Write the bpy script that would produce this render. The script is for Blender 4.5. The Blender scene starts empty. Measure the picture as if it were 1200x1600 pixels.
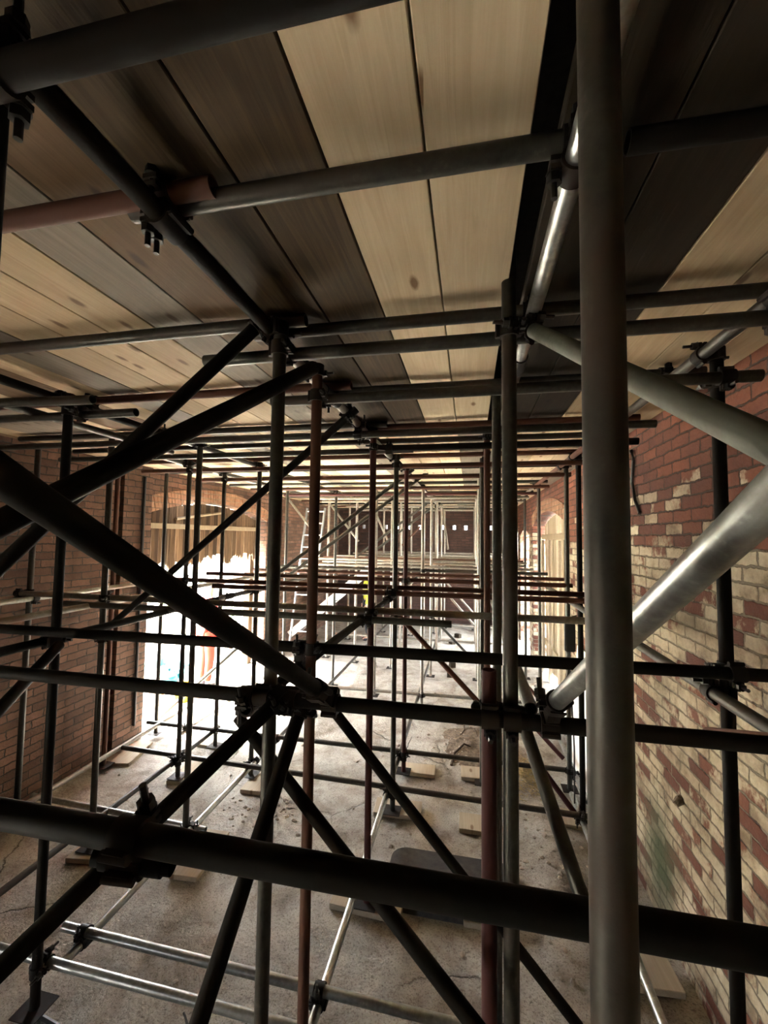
import bpy, bmesh, math, random
from mathutils import Vector, Matrix, Euler
S = bpy.context.scene
C = S.collection
PI = math.pi
EYE = 2.58                                    # camera height over the floor

# ------------------------------------------------------------------ camera
cam = bpy.data.cameras.new('camera')
cam.sensor_fit = 'VERTICAL'; cam.sensor_height = 24.0
cam.lens = 660.0 / 1600.0 * 24.0
cam.clip_start = 0.01; cam.clip_end = 200
cam_o = bpy.data.objects.new('camera', cam); C.objects.link(cam_o)
yaw, pitch, roll = math.radians(11.5), math.radians(3.3), math.radians(0.75)
fw = Vector((-math.sin(yaw)*math.cos(pitch), math.cos(yaw)*math.cos(pitch), math.sin(pitch)))
rt = Vector((math.cos(yaw), math.sin(yaw), 0)); up = rt.cross(fw)
r2 = rt*math.cos(roll) + up*math.sin(roll); u2 = -rt*math.sin(roll) + up*math.cos(roll)
m3 = Matrix((r2, u2, -fw)).transposed()
cam_o.matrix_world = Matrix.Translation((0, 0, EYE)) @ m3.to_4x4()
S.camera = cam_o

# ------------------------------------------------------------------ light
SKY = 9.0
S.view_settings.view_transform = 'Standard'; S.view_settings.look = 'None'
S.view_settings.gamma = 1.0; S.view_settings.exposure = 2.58
S.view_settings.use_curve_mapping = False
world = bpy.data.worlds.new('overcast_sky'); S.world = world
world.use_nodes = True
bg = world.node_tree.nodes['Background']
bg.inputs[0].default_value = (0.93, 0.97, 1.0, 1); bg.inputs[1].default_value = SKY
S.cycles.use_denoising = True
S.cycles.max_bounces = 10; S.cycles.diffuse_bounces = 6; S.cycles.glossy_bounces = 4
S.cycles.sample_clamp_indirect = 20.0
S.cycles.caustics_reflective = False; S.cycles.caustics_refractive = False

sun = bpy.data.lights.new('hazy_sun', 'SUN'); sun.energy = 62.0; sun.angle = math.radians(16); sun.color = (1, .95, .86)
sun_o = bpy.data.objects.new('hazy_sun', sun); C.objects.link(sun_o); sun_o.rotation_euler = Vector((.56, .10, -.82)).to_track_quat('-Z', 'Y').to_euler()

def portal(loc, rot, sx, sy):
    l = bpy.data.lights.new('sky_portal', 'AREA'); l.shape = 'RECTANGLE'; l.size = sx; l.size_y = sy
    l.cycles.is_portal = True
    o = bpy.data.objects.new('sky_portal', l); C.objects.link(o); o.location = loc; o.rotation_euler = rot
portal((-4.62, 6.48, 1.55), (0, -PI/2, 0), 3.1, 3.4)         # arched doorway, left
portal((-4.62, -1.0, .44), (0, -PI/2, 0), 1.0, 1.3)          # added unseen opening beside the camera, for extra light
portal((1.75, 10.57, 1.4), (0, PI/2, 0), 2.9, 1.7)            # open doorway, right

# ------------------------------------------------------------------ materials
def nmat(name):
    m = bpy.data.materials.new(name); m.use_nodes = True
    nt = m.node_tree; b = nt.nodes['Principled BSDF']
    return m, nt, b
def N(nt, t, **kw):
    n = nt.nodes.new(t)
    for k, v in kw.items():
        if hasattr(n, k): setattr(n, k, v)
        else: n.inputs[k].default_value = v
    return n
def L(nt, a, b): nt.links.new(a, b)
def ramp(nt, src, stops):
    r = nt.nodes.new('ShaderNodeValToRGB'); e = r.color_ramp.elements
    while len(e) < len(stops): e.new(0.5)
    for q, (p, c) in zip(e, stops):
        q.position = p; q.color = (*c, 1) if len(c) == 3 else c
    if src is not None: L(nt, src, r.inputs[0])
    return r
def mix(nt, fac, a, b, mode='MIX'):
    n = nt.nodes.new('ShaderNodeMix'); n.data_type = 'RGBA'; n.blend_type = mode
    for s, v in ((n.inputs[0], fac), (n.inputs[6], a), (n.inputs[7], b)):
        if hasattr(v, 'links'): L(nt, v, s)
        elif isinstance(v, (int, float)): s.default_value = v
        else: s.default_value = (*v, 1)
    return n.outputs[2]
def math_n(nt, op, a, b=None):
    n = nt.nodes.new('ShaderNodeMath'); n.operation = op
    for i, v in enumerate((a, b)):
        if v is None: continue
        if hasattr(v, 'links'): L(nt, v, n.inputs[i])
        else: n.inputs[i].default_value = v
    return n.outputs[0]
def bump(nt, b, h, dist, strength=1.0):
    n = nt.nodes.new('ShaderNodeBump'); n.inputs['Distance'].default_value = dist; n.inputs['Strength'].default_value = strength
    L(nt, h, n.inputs['Height']); L(nt, n.outputs[0], b.inputs['Normal'])
def objco(nt): return nt.nodes.new('ShaderNodeTexCoord').outputs['Object']
def noise(nt, co, scale, detail=4, rough=.6, dist=0.0):
    n = nt.nodes.new('ShaderNodeTexNoise'); n.inputs['Scale'].default_value = scale
    n.inputs['Detail'].default_value = detail; n.inputs['Roughness'].default_value = rough
    n.inputs['Distortion'].default_value = dist
    if co is not None: L(nt, co, n.inputs['Vector'])
    return n
def scaled(nt, co, s):
    n = nt.nodes.new('ShaderNodeMapping'); n.inputs['Scale'].default_value = s
    L(nt, co, n.inputs['Vector']); return n.outputs[0]

def plain(name, col, rough=.6, metal=0.0, var=.25, scale=18, bmp=0.0):
    m, nt, b = nmat(name); co = objco(nt); n = noise(nt, co, scale)
    c = ramp(nt, n.outputs[0], [(.3, [x*(1-var) for x in col]), (.7, [min(1, x*(1+var)) for x in col])])
    L(nt, c.outputs[0], b.inputs['Base Color'])
    b.inputs['Roughness'].default_value = rough; b.inputs['Metallic'].default_value = metal
    if bmp: bump(nt, b, n.outputs[0], bmp)
    return m

def steel(name, base, rust, amount, rough, metal, spec=.35):
    """Weathered galvanised tube with patches of rust, paint or cement splash."""
    m, nt, b = nmat(name); co = objco(nt)
    oi = nt.nodes.new('ShaderNodeObjectInfo')
    add = nt.nodes.new('ShaderNodeVectorMath'); add.operation = 'ADD'
    L(nt, co, add.inputs[0]); L(nt, oi.outputs['Random'], add.inputs[1])
    n1 = noise(nt, scaled(nt, add.outputs[0], (5, 5, 1.2)), 2.2, 6, .65)
    n2 = noise(nt, add.outputs[0], 38, 4, .6)
    fac = ramp(nt, n1.outputs[0], [(max(0, .62-amount*.5), (0, 0, 0)), (min(1, .80-amount*.5), (1, 1, 1))])
    sp = ramp(nt, n2.outputs[0], [(.35, [x*.7 for x in base]), (.62, base), (.75, [min(1, x*1.5) for x in base])])
    col = mix(nt, fac.outputs[0], sp.outputs[0], rust)
    L(nt, col, b.inputs['Base Color'])
    r = math_n(nt, 'MULTIPLY_ADD', fac.outputs[0], .25); r.node.inputs[2].default_value = rough
    L(nt, r, b.inputs['Roughness'])
    inv = math_n(nt, 'SUBTRACT', 1.0, fac.outputs[0]); L(nt, math_n(nt, 'MULTIPLY', inv, metal), b.inputs['Metallic'])
    b.inputs['Specular IOR Level'].default_value = spec
    bump(nt, b, n2.outputs[0], .0006)
    return m
M = {}
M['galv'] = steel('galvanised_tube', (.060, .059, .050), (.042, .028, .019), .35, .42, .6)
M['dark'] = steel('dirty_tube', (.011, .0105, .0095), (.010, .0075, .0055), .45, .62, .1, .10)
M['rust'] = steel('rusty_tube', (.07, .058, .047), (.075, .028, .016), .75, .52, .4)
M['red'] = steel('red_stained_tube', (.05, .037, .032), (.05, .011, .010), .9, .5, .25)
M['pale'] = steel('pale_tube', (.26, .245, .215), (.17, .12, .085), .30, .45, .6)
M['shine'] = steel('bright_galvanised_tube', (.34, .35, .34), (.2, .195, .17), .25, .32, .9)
M['greensteel'] = steel('green_grey_tube', (.13, .14, .112), (.09, .09, .07), .4, .5, .4)
M['coupler'] = steel('forged_coupler_steel', (.014, .013, .012), (.016, .010, .007), .5, .55, .3, .2)
M['bolt'] = plain('coupler_bolt_steel', (.045, .042, .039), .4, .8)

def wood(name, c0, c1, knot, rough=.75, var=.35, up=False):
    m, nt, b = nmat(name); co = objco(nt); oi = nt.nodes.new('ShaderNodeObjectInfo')
    sh = nt.nodes.new('ShaderNodeVectorMath'); sh.operation = 'MULTIPLY_ADD'
    L(nt, oi.outputs['Random'], sh.inputs[0]); sh.inputs[1].default_value = (37, 91, 53); L(nt, co, sh.inputs[2])
    g = noise(nt, scaled(nt, sh.outputs[0], (26, 26, 1.3) if up else (26, 1.3, 26)), 1.6, 6, .6, 1.2)
    big = noise(nt, scaled(nt, sh.outputs[0], (2.5, 2.5, .9) if up else (2.5, .9, 2.5)), 1.6, 3, .5)
    c = ramp(nt, g.outputs[0], [(.28, c0), (.52, [(x+y)/2 for x, y in zip(c0, c1)]), (.72, c1)])
    c2 = mix(nt, math_n(nt, 'MULTIPLY', big.outputs[0], .55), c.outputs[0], [x*.55 for x in c0], 'MIX')
    v = nt.nodes.new('ShaderNodeTexVoronoi'); v.voronoi_dimensions = '2D'; v.inputs['Scale'].default_value = 1.0
    L(nt, scaled(nt, sh.outputs[0], (7, 2.6, .4)), v.inputs['Vector'])
    kd = noise(nt, scaled(nt, sh.outputs[0], (30, 14, 1)), 1.0, 3)
    d = math_n(nt, 'ADD', v.outputs['Distance'], math_n(nt, 'MULTIPLY', kd.outputs[0], .08))
    sep = nt.nodes.new('ShaderNodeSeparateColor'); L(nt, v.outputs['Color'], sep.inputs[0])
    rare = math_n(nt, 'GREATER_THAN', sep.outputs[0], .62)
    kf = ramp(nt, d, [(.10, (1, 1, 1)), (.17, (0, 0, 0))])
    c3 = mix(nt, math_n(nt, 'MULTIPLY', math_n(nt, 'MULTIPLY', kf.outputs[0], rare), .85), c2, knot)
    tint = nt.nodes.new('ShaderNodeHueSaturation'); L(nt, c3, tint.inputs['Color'])
    L(nt, math_n(nt, 'MULTIPLY_ADD', oi.outputs['Random'], var), tint.inputs['Value']); tint.inputs['Value'].links[0].from_node.inputs[2].default_value = 1-var*.5
    L(nt, tint.outputs[0], b.inputs['Base Color']); b.inputs['Roughness'].default_value = rough; b.inputs['Specular IOR Level'].default_value = .15
    bump(nt, b, g.outputs[0], .0012)
    return m
M['wpale'] = wood('new_pale_board', (.62, .49, .32), (.80, .67, .47), (.16, .085, .04))
M['wtan'] = wood('tan_board', (.40, .295, .18), (.56, .435, .28), (.10, .055, .03))
M['wgrey'] = wood('grey_board', (.19, .16, .125), (.30, .26, .205), (.07, .05, .035))
M['wbrown'] = wood('brown_board', (.125, .08, .045), (.22, .145, .085), (.05, .03, .02))
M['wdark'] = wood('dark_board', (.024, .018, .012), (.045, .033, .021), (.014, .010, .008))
M['wumber'] = wood('umber_board', (.045, .031, .018), (.105, .073, .042), (.02, .014, .009))
M['wsole'] = wood('sole_board_timber', (.40, .33, .24), (.55, .47, .36), (.16, .10, .06))
M['wold'] = wood('old_hoarding_timber', (.045, .025, .013), (.24, .155, .09), (.05, .03, .02), .8, 1.3, True)
M['wlight'] = wood('bleached_timber', (.30, .235, .15), (.44, .36, .25), (.22, .15, .09), .75, .5, True)

def brick(name, dark, lite, mortar, white=None, white_amt=0.0, white_top=2.6, moss=None, tint_noise=.5):
    """Brick courses running along the wall (u = x + y), optional flaking whitewash brick by brick."""
    m, nt, b = nmat(name); co = objco(nt)
    s = nt.nodes.new('ShaderNodeSeparateXYZ'); L(nt, co, s.inputs[0])
    u = math_n(nt, 'ADD', s.outputs[0], s.outputs[1])
    cb = nt.nodes.new('ShaderNodeCombineXYZ'); L(nt, u, cb.inputs[0]); L(nt, s.outputs[2], cb.inputs[1])
    wob = noise(nt, co, 7, 2); wv = nt.nodes.new('ShaderNodeVectorMath'); wv.operation = 'MULTIPLY_ADD'
    L(nt, wob.outputs['Color'], wv.inputs[0]); wv.inputs[1].default_value = (.035, .024, 0); L(nt, cb.outputs[0], wv.inputs[2])
    wob2 = noise(nt, co, 28, 3); wv2 = nt.nodes.new('ShaderNodeVectorMath'); wv2.operation = 'MULTIPLY_ADD'
    L(nt, wob2.outputs['Color'], wv2.inputs[0]); wv2.inputs[1].default_value = (.022, .018, 0); L(nt, wv.outputs[0], wv2.inputs[2])
    t = nt.nodes.new('ShaderNodeTexBrick'); L(nt, wv2.outputs[0], t.inputs['Vector'])
    for k, v in (('Scale', 1.0), ('Brick Width', .228), ('Row Height', .0775), ('Mortar Size', .0075), ('Mortar Smooth', .55), ('Bias', 0.0)):
        t.inputs[k].default_value = v
    t.inputs['Color1'].default_value = (0, 0, 0, 1); t.inputs['Color2'].default_value = (1, 1, 1, 1); t.inputs['Mortar'].default_value = (.5, .5, .5, 1)
    per = t.outputs['Color']; mort = t.outputs['Fac']
    base = ramp(nt, per, [(0, dark), (1, lite)])
    n1 = noise(nt, co, 9, 6, .65); n2 = noise(nt, co, 1.6, 4, .6); n3 = noise(nt, co, 45, 4, .6)
    col = mix(nt, math_n(nt, 'MULTIPLY', n1.outputs[0], tint_noise), base.outputs[0], [x*.35 for x in dark])
    if white:
        # flaked whitewash: chosen brick by brick, more of it low on the wall
        hz = nt.nodes.new('ShaderNodeMapRange'); L(nt, s.outputs[2], hz.inputs[0])
        hz.inputs[1].default_value = white_top+.25; hz.inputs[2].default_value = white_top-.55
        hz.inputs[3].default_value = -.55; hz.inputs[4].default_value = white_amt
        a = math_n(nt, 'ADD', math_n(nt, 'MULTIPLY', per, .55), math_n(nt, 'MULTIPLY', n2.outputs[0], .75))
        a = math_n(nt, 'ADD', a, math_n(nt, 'MULTIPLY', n1.outputs[0], .55))
        a = math_n(nt, 'ADD', a, hz.outputs[0])
        f = ramp(nt, a, [(.92, (0, 0, 0)), (.99, (1, 1, 1))])
        wc = mix(nt, n3.outputs[0], white, [x*.55 for x in white])
        grime = ramp(nt, noise(nt, co, 3.2, 7, .72).outputs[0], [(.36, (.30, .24, .19)), (.50, (.80, .77, .72)), (.66, (1, 1, 1))])
        wc = mix(nt, .9, wc, mix(nt, 1.0, wc, grime.outputs[0], 'MULTIPLY'))
        bricks = mix(nt, f.outputs[0], col, wc)
        mcol = mix(nt, math_n(nt, 'MULTIPLY', f.outputs[0], .22), mortar, white)
    else:
        bricks = col; mcol = mix(nt, n1.outputs[0], mortar, [x*.5 for x in mortar])
    soot = ramp(nt, noise(nt, co, 1.3, 6, .7).outputs[0], [(.38, (.45, .42, .40)), (.58, (1, 1, 1))])
    bricks = mix(nt, .7, bricks, mix(nt, 1.0, bricks, soot.outputs[0], 'MULTIPLY'))
    out = mix(nt, mort, bricks, mcol)
    if moss:
        # green algae stain round one spot
        vd = nt.nodes.new('ShaderNodeVectorMath'); vd.operation = 'DISTANCE'; L(nt, scaled(nt, co, (1, 1, .65)), vd.inputs[0])
        vd.inputs[1].default_value = (moss[0], moss[1], moss[2]*.65)
        g = math_n(nt, 'ADD', vd.outputs['Value'], math_n(nt, 'MULTIPLY', n1.outputs[0], .32))
        gf = ramp(nt, g, [(.24, (1, 1, 1)), (.52, (0, 0, 0))])
        out = mix(nt, math_n(nt, 'MULTIPLY', gf.outputs[0], .93), out, (.030, .042, .013))
    L(nt, out, b.inputs['Base Color']); b.inputs['Roughness'].default_value = .9
    h = math_n(nt, 'SUBTRACT', math_n(nt, 'MULTIPLY', n3.outputs[0], .35), mort)
    bump(nt, b, h, .02, 1.0)
    return m
M['brickL'] = brick('brown_brick', (.11, .055, .033), (.26, .135, .085), (.065, .05, .037))
M['brickR'] = brick('whitewashed_red_brick', (.105, .029, .014), (.225, .070, .033), (.034, .018, .011), (.60, .51, .37), .12, 3.0, (1.28, 3.34, .38))
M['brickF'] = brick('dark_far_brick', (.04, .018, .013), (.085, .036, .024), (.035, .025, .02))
M['brickA'] = brick('arch_brick', (.36, .17, .095), (.50, .28, .17), (.30, .22, .15))

def floor_mat():
    m, nt, b = nmat('dusty_concrete_floor'); co = objco(nt)
    n1 = noise(nt, co, .9, 6, .6); n2 = noise(nt, co, 6, 6, .65); n3 = noise(nt, co, 40, 5, .6)
    c = ramp(nt, n1.outputs[0], [(.34, (.23, .20, .165)), (.55, (.41, .385, .345)), (.75, (.53, .505, .465))])
    c = mix(nt, .45, c.outputs[0], ramp(nt, n2.outputs[0], [(.3, (.16, .135, .105)), (.5, (.42, .39, .345)), (.7, (.52, .49, .45))]).outputs[0])
    sp = ramp(nt, n3.outputs[0], [(.30, (.35, .35, .35)), (.42, (1, 1, 1))])
    c = mix(nt, .7, c, mix(nt, 1.0, c, sp.outputs[0], 'MULTIPLY'))
    st = ramp(nt, noise(nt, co, 2.3, 7, .7, .6).outputs[0], [(.36, (.52, .46, .40)), (.52, (1, 1, 1))])
    c = mix(nt, .85, c, mix(nt, 1.0, c, st.outputs[0], 'MULTIPLY'))
    grit = ramp(nt, noise(nt, co, 95, 3, .7).outputs[0], [(.36, (.45, .42, .38)), (.48, (1, 1, 1)), (.66, (1, 1, 1)), (.76, (1.5, 1.5, 1.5))])
    c = mix(nt, .8, c, mix(nt, 1.0, c, grit.outputs[0], 'MULTIPLY'))
    # screed cracks
    v = nt.nodes.new('ShaderNodeTexVoronoi'); v.feature = 'DISTANCE_TO_EDGE'; v.inputs['Scale'].default_value = .62
    wv = nt.nodes.new('ShaderNodeVectorMath'); wv.operation = 'MULTIPLY_ADD'
    L(nt, n2.outputs['Color'], wv.inputs[0]); wv.inputs[1].default_value = (.16, .16, 0); L(nt, co, wv.inputs[2]); L(nt, wv.outputs[0], v.inputs['Vector'])
    cr = ramp(nt, v.outputs['Distance'], [(.0012, (1, 1, 1)), (.0045, (0, 0, 0))])
    cm = ramp(nt, noise(nt, co, .7, 2).outputs[0], [(.50, (0, 0, 0)), (.60, (1, 1, 1))])
    crk = math_n(nt, 'MULTIPLY', cr.outputs[0], cm.outputs[0])
    c = mix(nt, math_n(nt, 'MULTIPLY', crk, .75), c, (.03, .024, .018))
    L(nt, c, b.inputs['Base Color']); b.inputs['Roughness'].default_value = .88
    h = math_n(nt, 'ADD', math_n(nt, 'MULTIPLY', n2.outputs[0], .8), math_n(nt, 'MULTIPLY', n3.outputs[0], .45))
    bump(nt, b, math_n(nt, 'SUBTRACT', h, crk), .032, .85)
    return m
M['floor'] = floor_mat()
M['yard'] = plain('yard_gravel', (.62, .60, .52), .9, 0, .35, 25, .01)
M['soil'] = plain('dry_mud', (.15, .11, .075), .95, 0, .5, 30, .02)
M['straw'] = plain('straw', (.42, .33, .17), .9, 0, .4, 40)
M['root'] = plain('dead_root', (.07, .045, .03), .9)
M['rubble'] = plain('rubble', (.33, .28, .23), .9, 0, .4, 12)
M['black'] = plain('black_rubber', (.022, .021, .02), .6)
M['slabdark'] = plain('dark_slab_surface', (.035, .032, .029), .85, 0, .4, 20, .004)
M['sheet'] = plain('white_plasterboard', (.80, .80, .78), .7, 0, .06, 6)
M['alu'] = plain('aluminium', (.40, .415, .43), .35, .85, .1)
M['roof'] = plain('roof_underside', (.05, .045, .04), .9)
M['orange'] = plain('orange_hi_vis_cloth', (.45, .014, .002), .8, 0, .15)
M['yellow'] = plain('yellow_hi_vis_cloth', (.75, .82, .08), .8, 0, .12)
M['reflect'] = plain('reflective_tape', (.75, .75, .75), .4, 0, .05)
M['navy'] = plain('dark_work_cloth', (.03, .03, .04), .85)
M['skin'] = plain('skin', (.55, .33, .24), .55, 0, .08)
M['hair'] = plain('dark_hair', (.04, .025, .018), .6)
M['helmet'] = plain('white_helmet', (.75, .75, .72), .4, 0, .05)
M['teal'] = plain('teal_tarpaulin', (.006, .12, .15), .6, 0, .25, 9)
M['bagwhite'] = plain('bulk_bag_cloth', (.72, .71, .66), .85, 0, .12, 7)
M['plasticy'] = plain('yellow_plastic', (.5, .34, .003), .4, 0, .08)
M['leaf'] = plain('yard_leaves', (.12, .24, .05), .7, 0, .5, 6)
M['cable'] = plain('black_cable', (.015, .013, .012), .5)
lm, nt_, b_ = nmat('lamp_glow'); b_.inputs['Emission Color'].default_value = (.75, .88, 1, 1); b_.inputs['Emission Strength'].default_value = 25
M['glow'] = lm

# ------------------------------------------------------------------ mesh helpers
def link(o, parent=None):
    C.objects.link(o)
    if parent is not None: o.parent = parent
    return o
def obj(name, bm, mat, parent=None, smooth=False, loc=None):
    me = bpy.data.meshes.new(name); bm.normal_update(); bm.to_mesh(me); bm.free()
    for m in (mat if isinstance(mat, (list, tuple)) else [mat]): me.materials.append(m)
    if smooth:
        for p in me.polygons: p.use_smooth = True
        me.set_sharp_from_angle(angle=math.radians(40))
    o = bpy.data.objects.new(name, me); link(o, parent)
    if loc is not None: o.location = loc
    return o
def tag(o, label=None, cat=None, group=None, kind=None):
    for k, v in (('label', label), ('category', cat), ('group', group), ('kind', kind)):
        if v: o[k] = v
    return o
def empty(name, loc, label, cat, group=None, rot=None):
    o = bpy.data.objects.new(name, None); o.empty_display_size = .1; link(o); o.location = loc
    if rot: o.rotation_euler = rot
    return tag(o, label, cat, group)
def copy_tree(o, parent=None):
    c = o.copy(); C.objects.link(c)
    if parent is not None: c.parent = parent
    for ch in list(o.children): copy_tree(ch, c)
    return c
def add_box(bm, lo, hi, mat=None):
    vs = [bm.verts.new((x, y, z)) for x in (lo[0], hi[0]) for y in (lo[1], hi[1]) for z in (lo[2], hi[2])]
    fs = [bm.faces.new([vs[i] for i in q]) for q in ((0, 1, 3, 2), (4, 6, 7, 5), (0, 4, 5, 1), (2, 3, 7, 6), (0, 2, 6, 4), (1, 5, 7, 3))]
    if mat is not None:
        for v in vs: v.co = mat @ v.co
    return vs
def bev(bm, w, seg=1):
    bmesh.ops.bevel(bm, geom=[e for e in bm.edges], offset=w, segments=seg, affect='EDGES', clamp_overlap=True)
def frame_of(d):
    d = d.normalized(); a = Vector((0, 0, 1)) if abs(d.z) < .9 else Vector((1, 0, 0))
    x = a.cross(d).normalized(); return x, d.cross(x), d
def add_tube(bm, pts, r, seg=10, cap=True):
    pts = [Vector(p) for p in pts]; rings = []
    for i, p in enumerate(pts):
        d = (pts[min(i+1, len(pts)-1)] - pts[max(i-1, 0)])
        x, y, _ = frame_of(d); rr = r[i] if isinstance(r, (list, tuple)) else r
        rings.append([bm.verts.new(p + (x*math.cos(2*PI*k/seg) + y*math.sin(2*PI*k/seg))*rr) for k in range(seg)])
    for a, b in zip(rings, rings[1:]):
        for k in range(seg): bm.faces.new((a[k], a[(k+1) % seg], b[(k+1) % seg], b[k]))
    if cap: bm.faces.new(rings[0][::-1]); bm.faces.new(rings[-1])
def prism(bm, poly, axis, a0, a1):
    """poly of (u, v) extruded along axis x or y from a0 to a1; u is the other ground axis, v is z."""
    def P(u, v, a): return (a, u, v) if axis == 'x' else (u, a, v)
    A = [bm.verts.new(P(u, v, a0)) for u, v in poly]; B = [bm.verts.new(P(u, v, a1)) for u, v in poly]
    n = len(poly); bm.faces.new(A); bm.faces.new(B[::-1])
    for i in range(n): bm.faces.new((A[i], B[i], B[(i+1) % n], A[(i+1) % n]))
def fix(bm): bmesh.ops.recalc_face_normals(bm, faces=bm.faces[:]); return bm

# ------------------------------------------------------------------ the setting
Y0, Y1, XL, XR, TH, TOP = -3.0, 13.1, -4.15, 1.28, .45, 5.6
random.seed(4)
bm = bmesh.new()                                        # floor slab with low humps and trodden dips
nx, ny = 74, 210
from mathutils import noise as mn
def ground(x, y):
    h = .018*mn.noise(Vector((x*1.1, y*1.1, 0))) + .010*mn.noise(Vector((x*4, y*4, 3)))
    h += .10*math.exp(-(((x-.12)/.42)**2 + ((y-5.5)/.55)**2))*(1+.6*mn.noise(Vector((x*7, y*7, 1))))
    h += .07*math.exp(-(((x-.75)/.35)**2 + ((y-3.6)/.9)**2))*(1+.6*mn.noise(Vector((x*7, y*7, 5))))
    return h - .012
gv = []
for j in range(ny+1):
    y = Y0 + (Y1+.3-Y0)*j/ny
    gv.append([bm.verts.new((XL-.46+(XR+.46-XL+.46)*i/nx, y, ground(XL-.46+(XR+.46-XL+.46)*i/nx, y))) for i in range(nx+1)])
for j in range(ny):
    for i in range(nx): bm.faces.new((gv[j][i], gv[j][i+1], gv[j+1][i+1], gv[j+1][i]))
tag(obj('floor', bm, M['floor'], smooth=True), kind='structure')
bm = bmesh.new(); add_box(bm, (-40, -30, -.3), (30, 45, -.06)); tag(obj('ground', bm, M['yard']), kind='structure')

def arch_pts(y0, y1, spring, apex, n=14):
    h = apex-spring; w = (y1-y0)/2; R = (w*w+h*h)/(2*h); cy = (y0+y1)/2; cz = apex-R
    t = math.asin(w/R)
    return [(cy+R*math.sin(-t+2*t*k/n), cz+R*math.cos(-t+2*t*k/n)) for k in range(n+1)]
def wall_with_openings(name, xa, xb, openings, mat):
    """A wall along y between xa and xb; openings: (y0, y1, spring, apex)."""
    bm = bmesh.new(); y = Y0
    for (a, b, sp, ap) in openings:
        prism(bm, [(y, -.3), (a, -.3), (a, TOP), (y, TOP)], 'x', xa, xb)
        pts = arch_pts(a, b, sp, ap)
        for (p, q) in zip(pts, pts[1:]):
            prism(bm, [p, q, (q[0], TOP), (p[0], TOP)], 'x', xa, xb)
        y = b
    prism(bm, [(y, -.3), (Y1+TH, -.3), (Y1+TH, TOP), (y, TOP)], 'x', xa, xb)
    bmesh.ops.remove_doubles(bm, verts=bm.verts[:], dist=1e-4)
    return tag(obj(name, fix(bm), mat), kind='structure')
LA = (4.82, 8.15, EYE+.27, EYE+.50)                      # arched doorway in the left wall
RA = (6.15, 9.20, EYE+.24, EYE+.46)                      # boarded archway in the right wall
RB = (9.75, 11.40, EYE+.05, EYE+.2)                     # open archway beyond it
LB_FILL = (-1.6, -.4, .76, .86)                             # added low opening outside the frame, lets daylight onto the near boards
wall_with_openings('wall_left', XL, XL-TH, [LB_FILL, LA], M['brickL'])
wall_with_openings('wall_right', XR, XR+TH, [RA, RB], M['brickR'])

# far wall with its row of small vents
bm = bmesh.new()
vents = [-3.31, -2.95, -2.60, -2.24, -1.88, -1.54, -.83, -.47, -.12, .62]; vw, vz0, vz1 = .045, EYE+.235, EYE+.365
xs = XL
for v in vents:
    prism(bm, [(xs, vz0), (v-vw, vz0), (v-vw, vz1), (xs, vz1)], 'y', Y1, Y1+TH); xs = v+vw
prism(bm, [(xs, vz0), (XR, vz0), (XR, vz1), (xs, vz1)], 'y', Y1, Y1+TH)
prism(bm, [(XL, -.3), (XR, -.3), (XR, vz0), (XL, vz0)], 'y', Y1, Y1+TH)
prism(bm, [(XL, vz1), (XR, vz1), (XR, TOP), (XL, TOP)], 'y', Y1, Y1+TH)
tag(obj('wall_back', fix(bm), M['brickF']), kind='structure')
bm = bmesh.new()
prism(bm, [(XL-TH, -.3), (XR+TH, -.3), (XR+TH, TOP), (XL-TH, TOP)], 'y', Y0-TH, Y0)
tag(obj('wall_front', fix(bm), M['brickL']), kind='structure')
bm = bmesh.new(); add_box(bm, (XL-TH, Y0-TH, TOP), (XR+TH, Y1+TH, TOP+.2)); tag(obj('ceiling', bm, M['roof']), kind='structure')

# brick pier before the arched doorway and the arch ring of header bricks
bm = bmesh.new(); prism(bm, [(4.36, -.05), (4.82, -.05), (4.82, TOP), (4.36, TOP)], 'x', XL+.055, XL-.01)
tag(obj('trim_1', fix(bm), M['brickL']), kind='structure')
def arch_ring(name, o, x_face, sgn):
    bm = bmesh.new(); a, b, sp, ap = o
    p = arch_pts(a, b, sp, ap, 52); q = arch_pts(a, b, sp, ap, 52)
    cy = (a+b)/2; w = (b-a)/2; h = ap-sp; R = (w*w+h*h)/(2*h); cz = ap-R
    for k in range(52):
        (y0_, z0_), (y1_, z1_) = p[k], p[k+1]
        def outw(y, z, d):
            v = Vector((y-cy, z-cz)); v = v*(1+d/v.length); return (cy+v.x, cz+v.y)
        ya, za = y0_+(y1_-y0_)*.06, z0_+(z1_-z0_)*.06; yb, zb = y0_+(y1_-y0_)*.94, z0_+(z1_-z0_)*.94
        j = random.uniform(0, .008)
        prism(bm, [(ya, za), (yb, zb), outw(yb, zb, .215), outw(ya, za, .215)], 'x', x_face, x_face+sgn*(.012+j))
    return tag(obj(name, fix(bm), M['brickA']), kind='structure')
arch_ring('trim_2', LA, XL, 1)
arch_ring('trim_3', RA, XR, -1)
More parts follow.
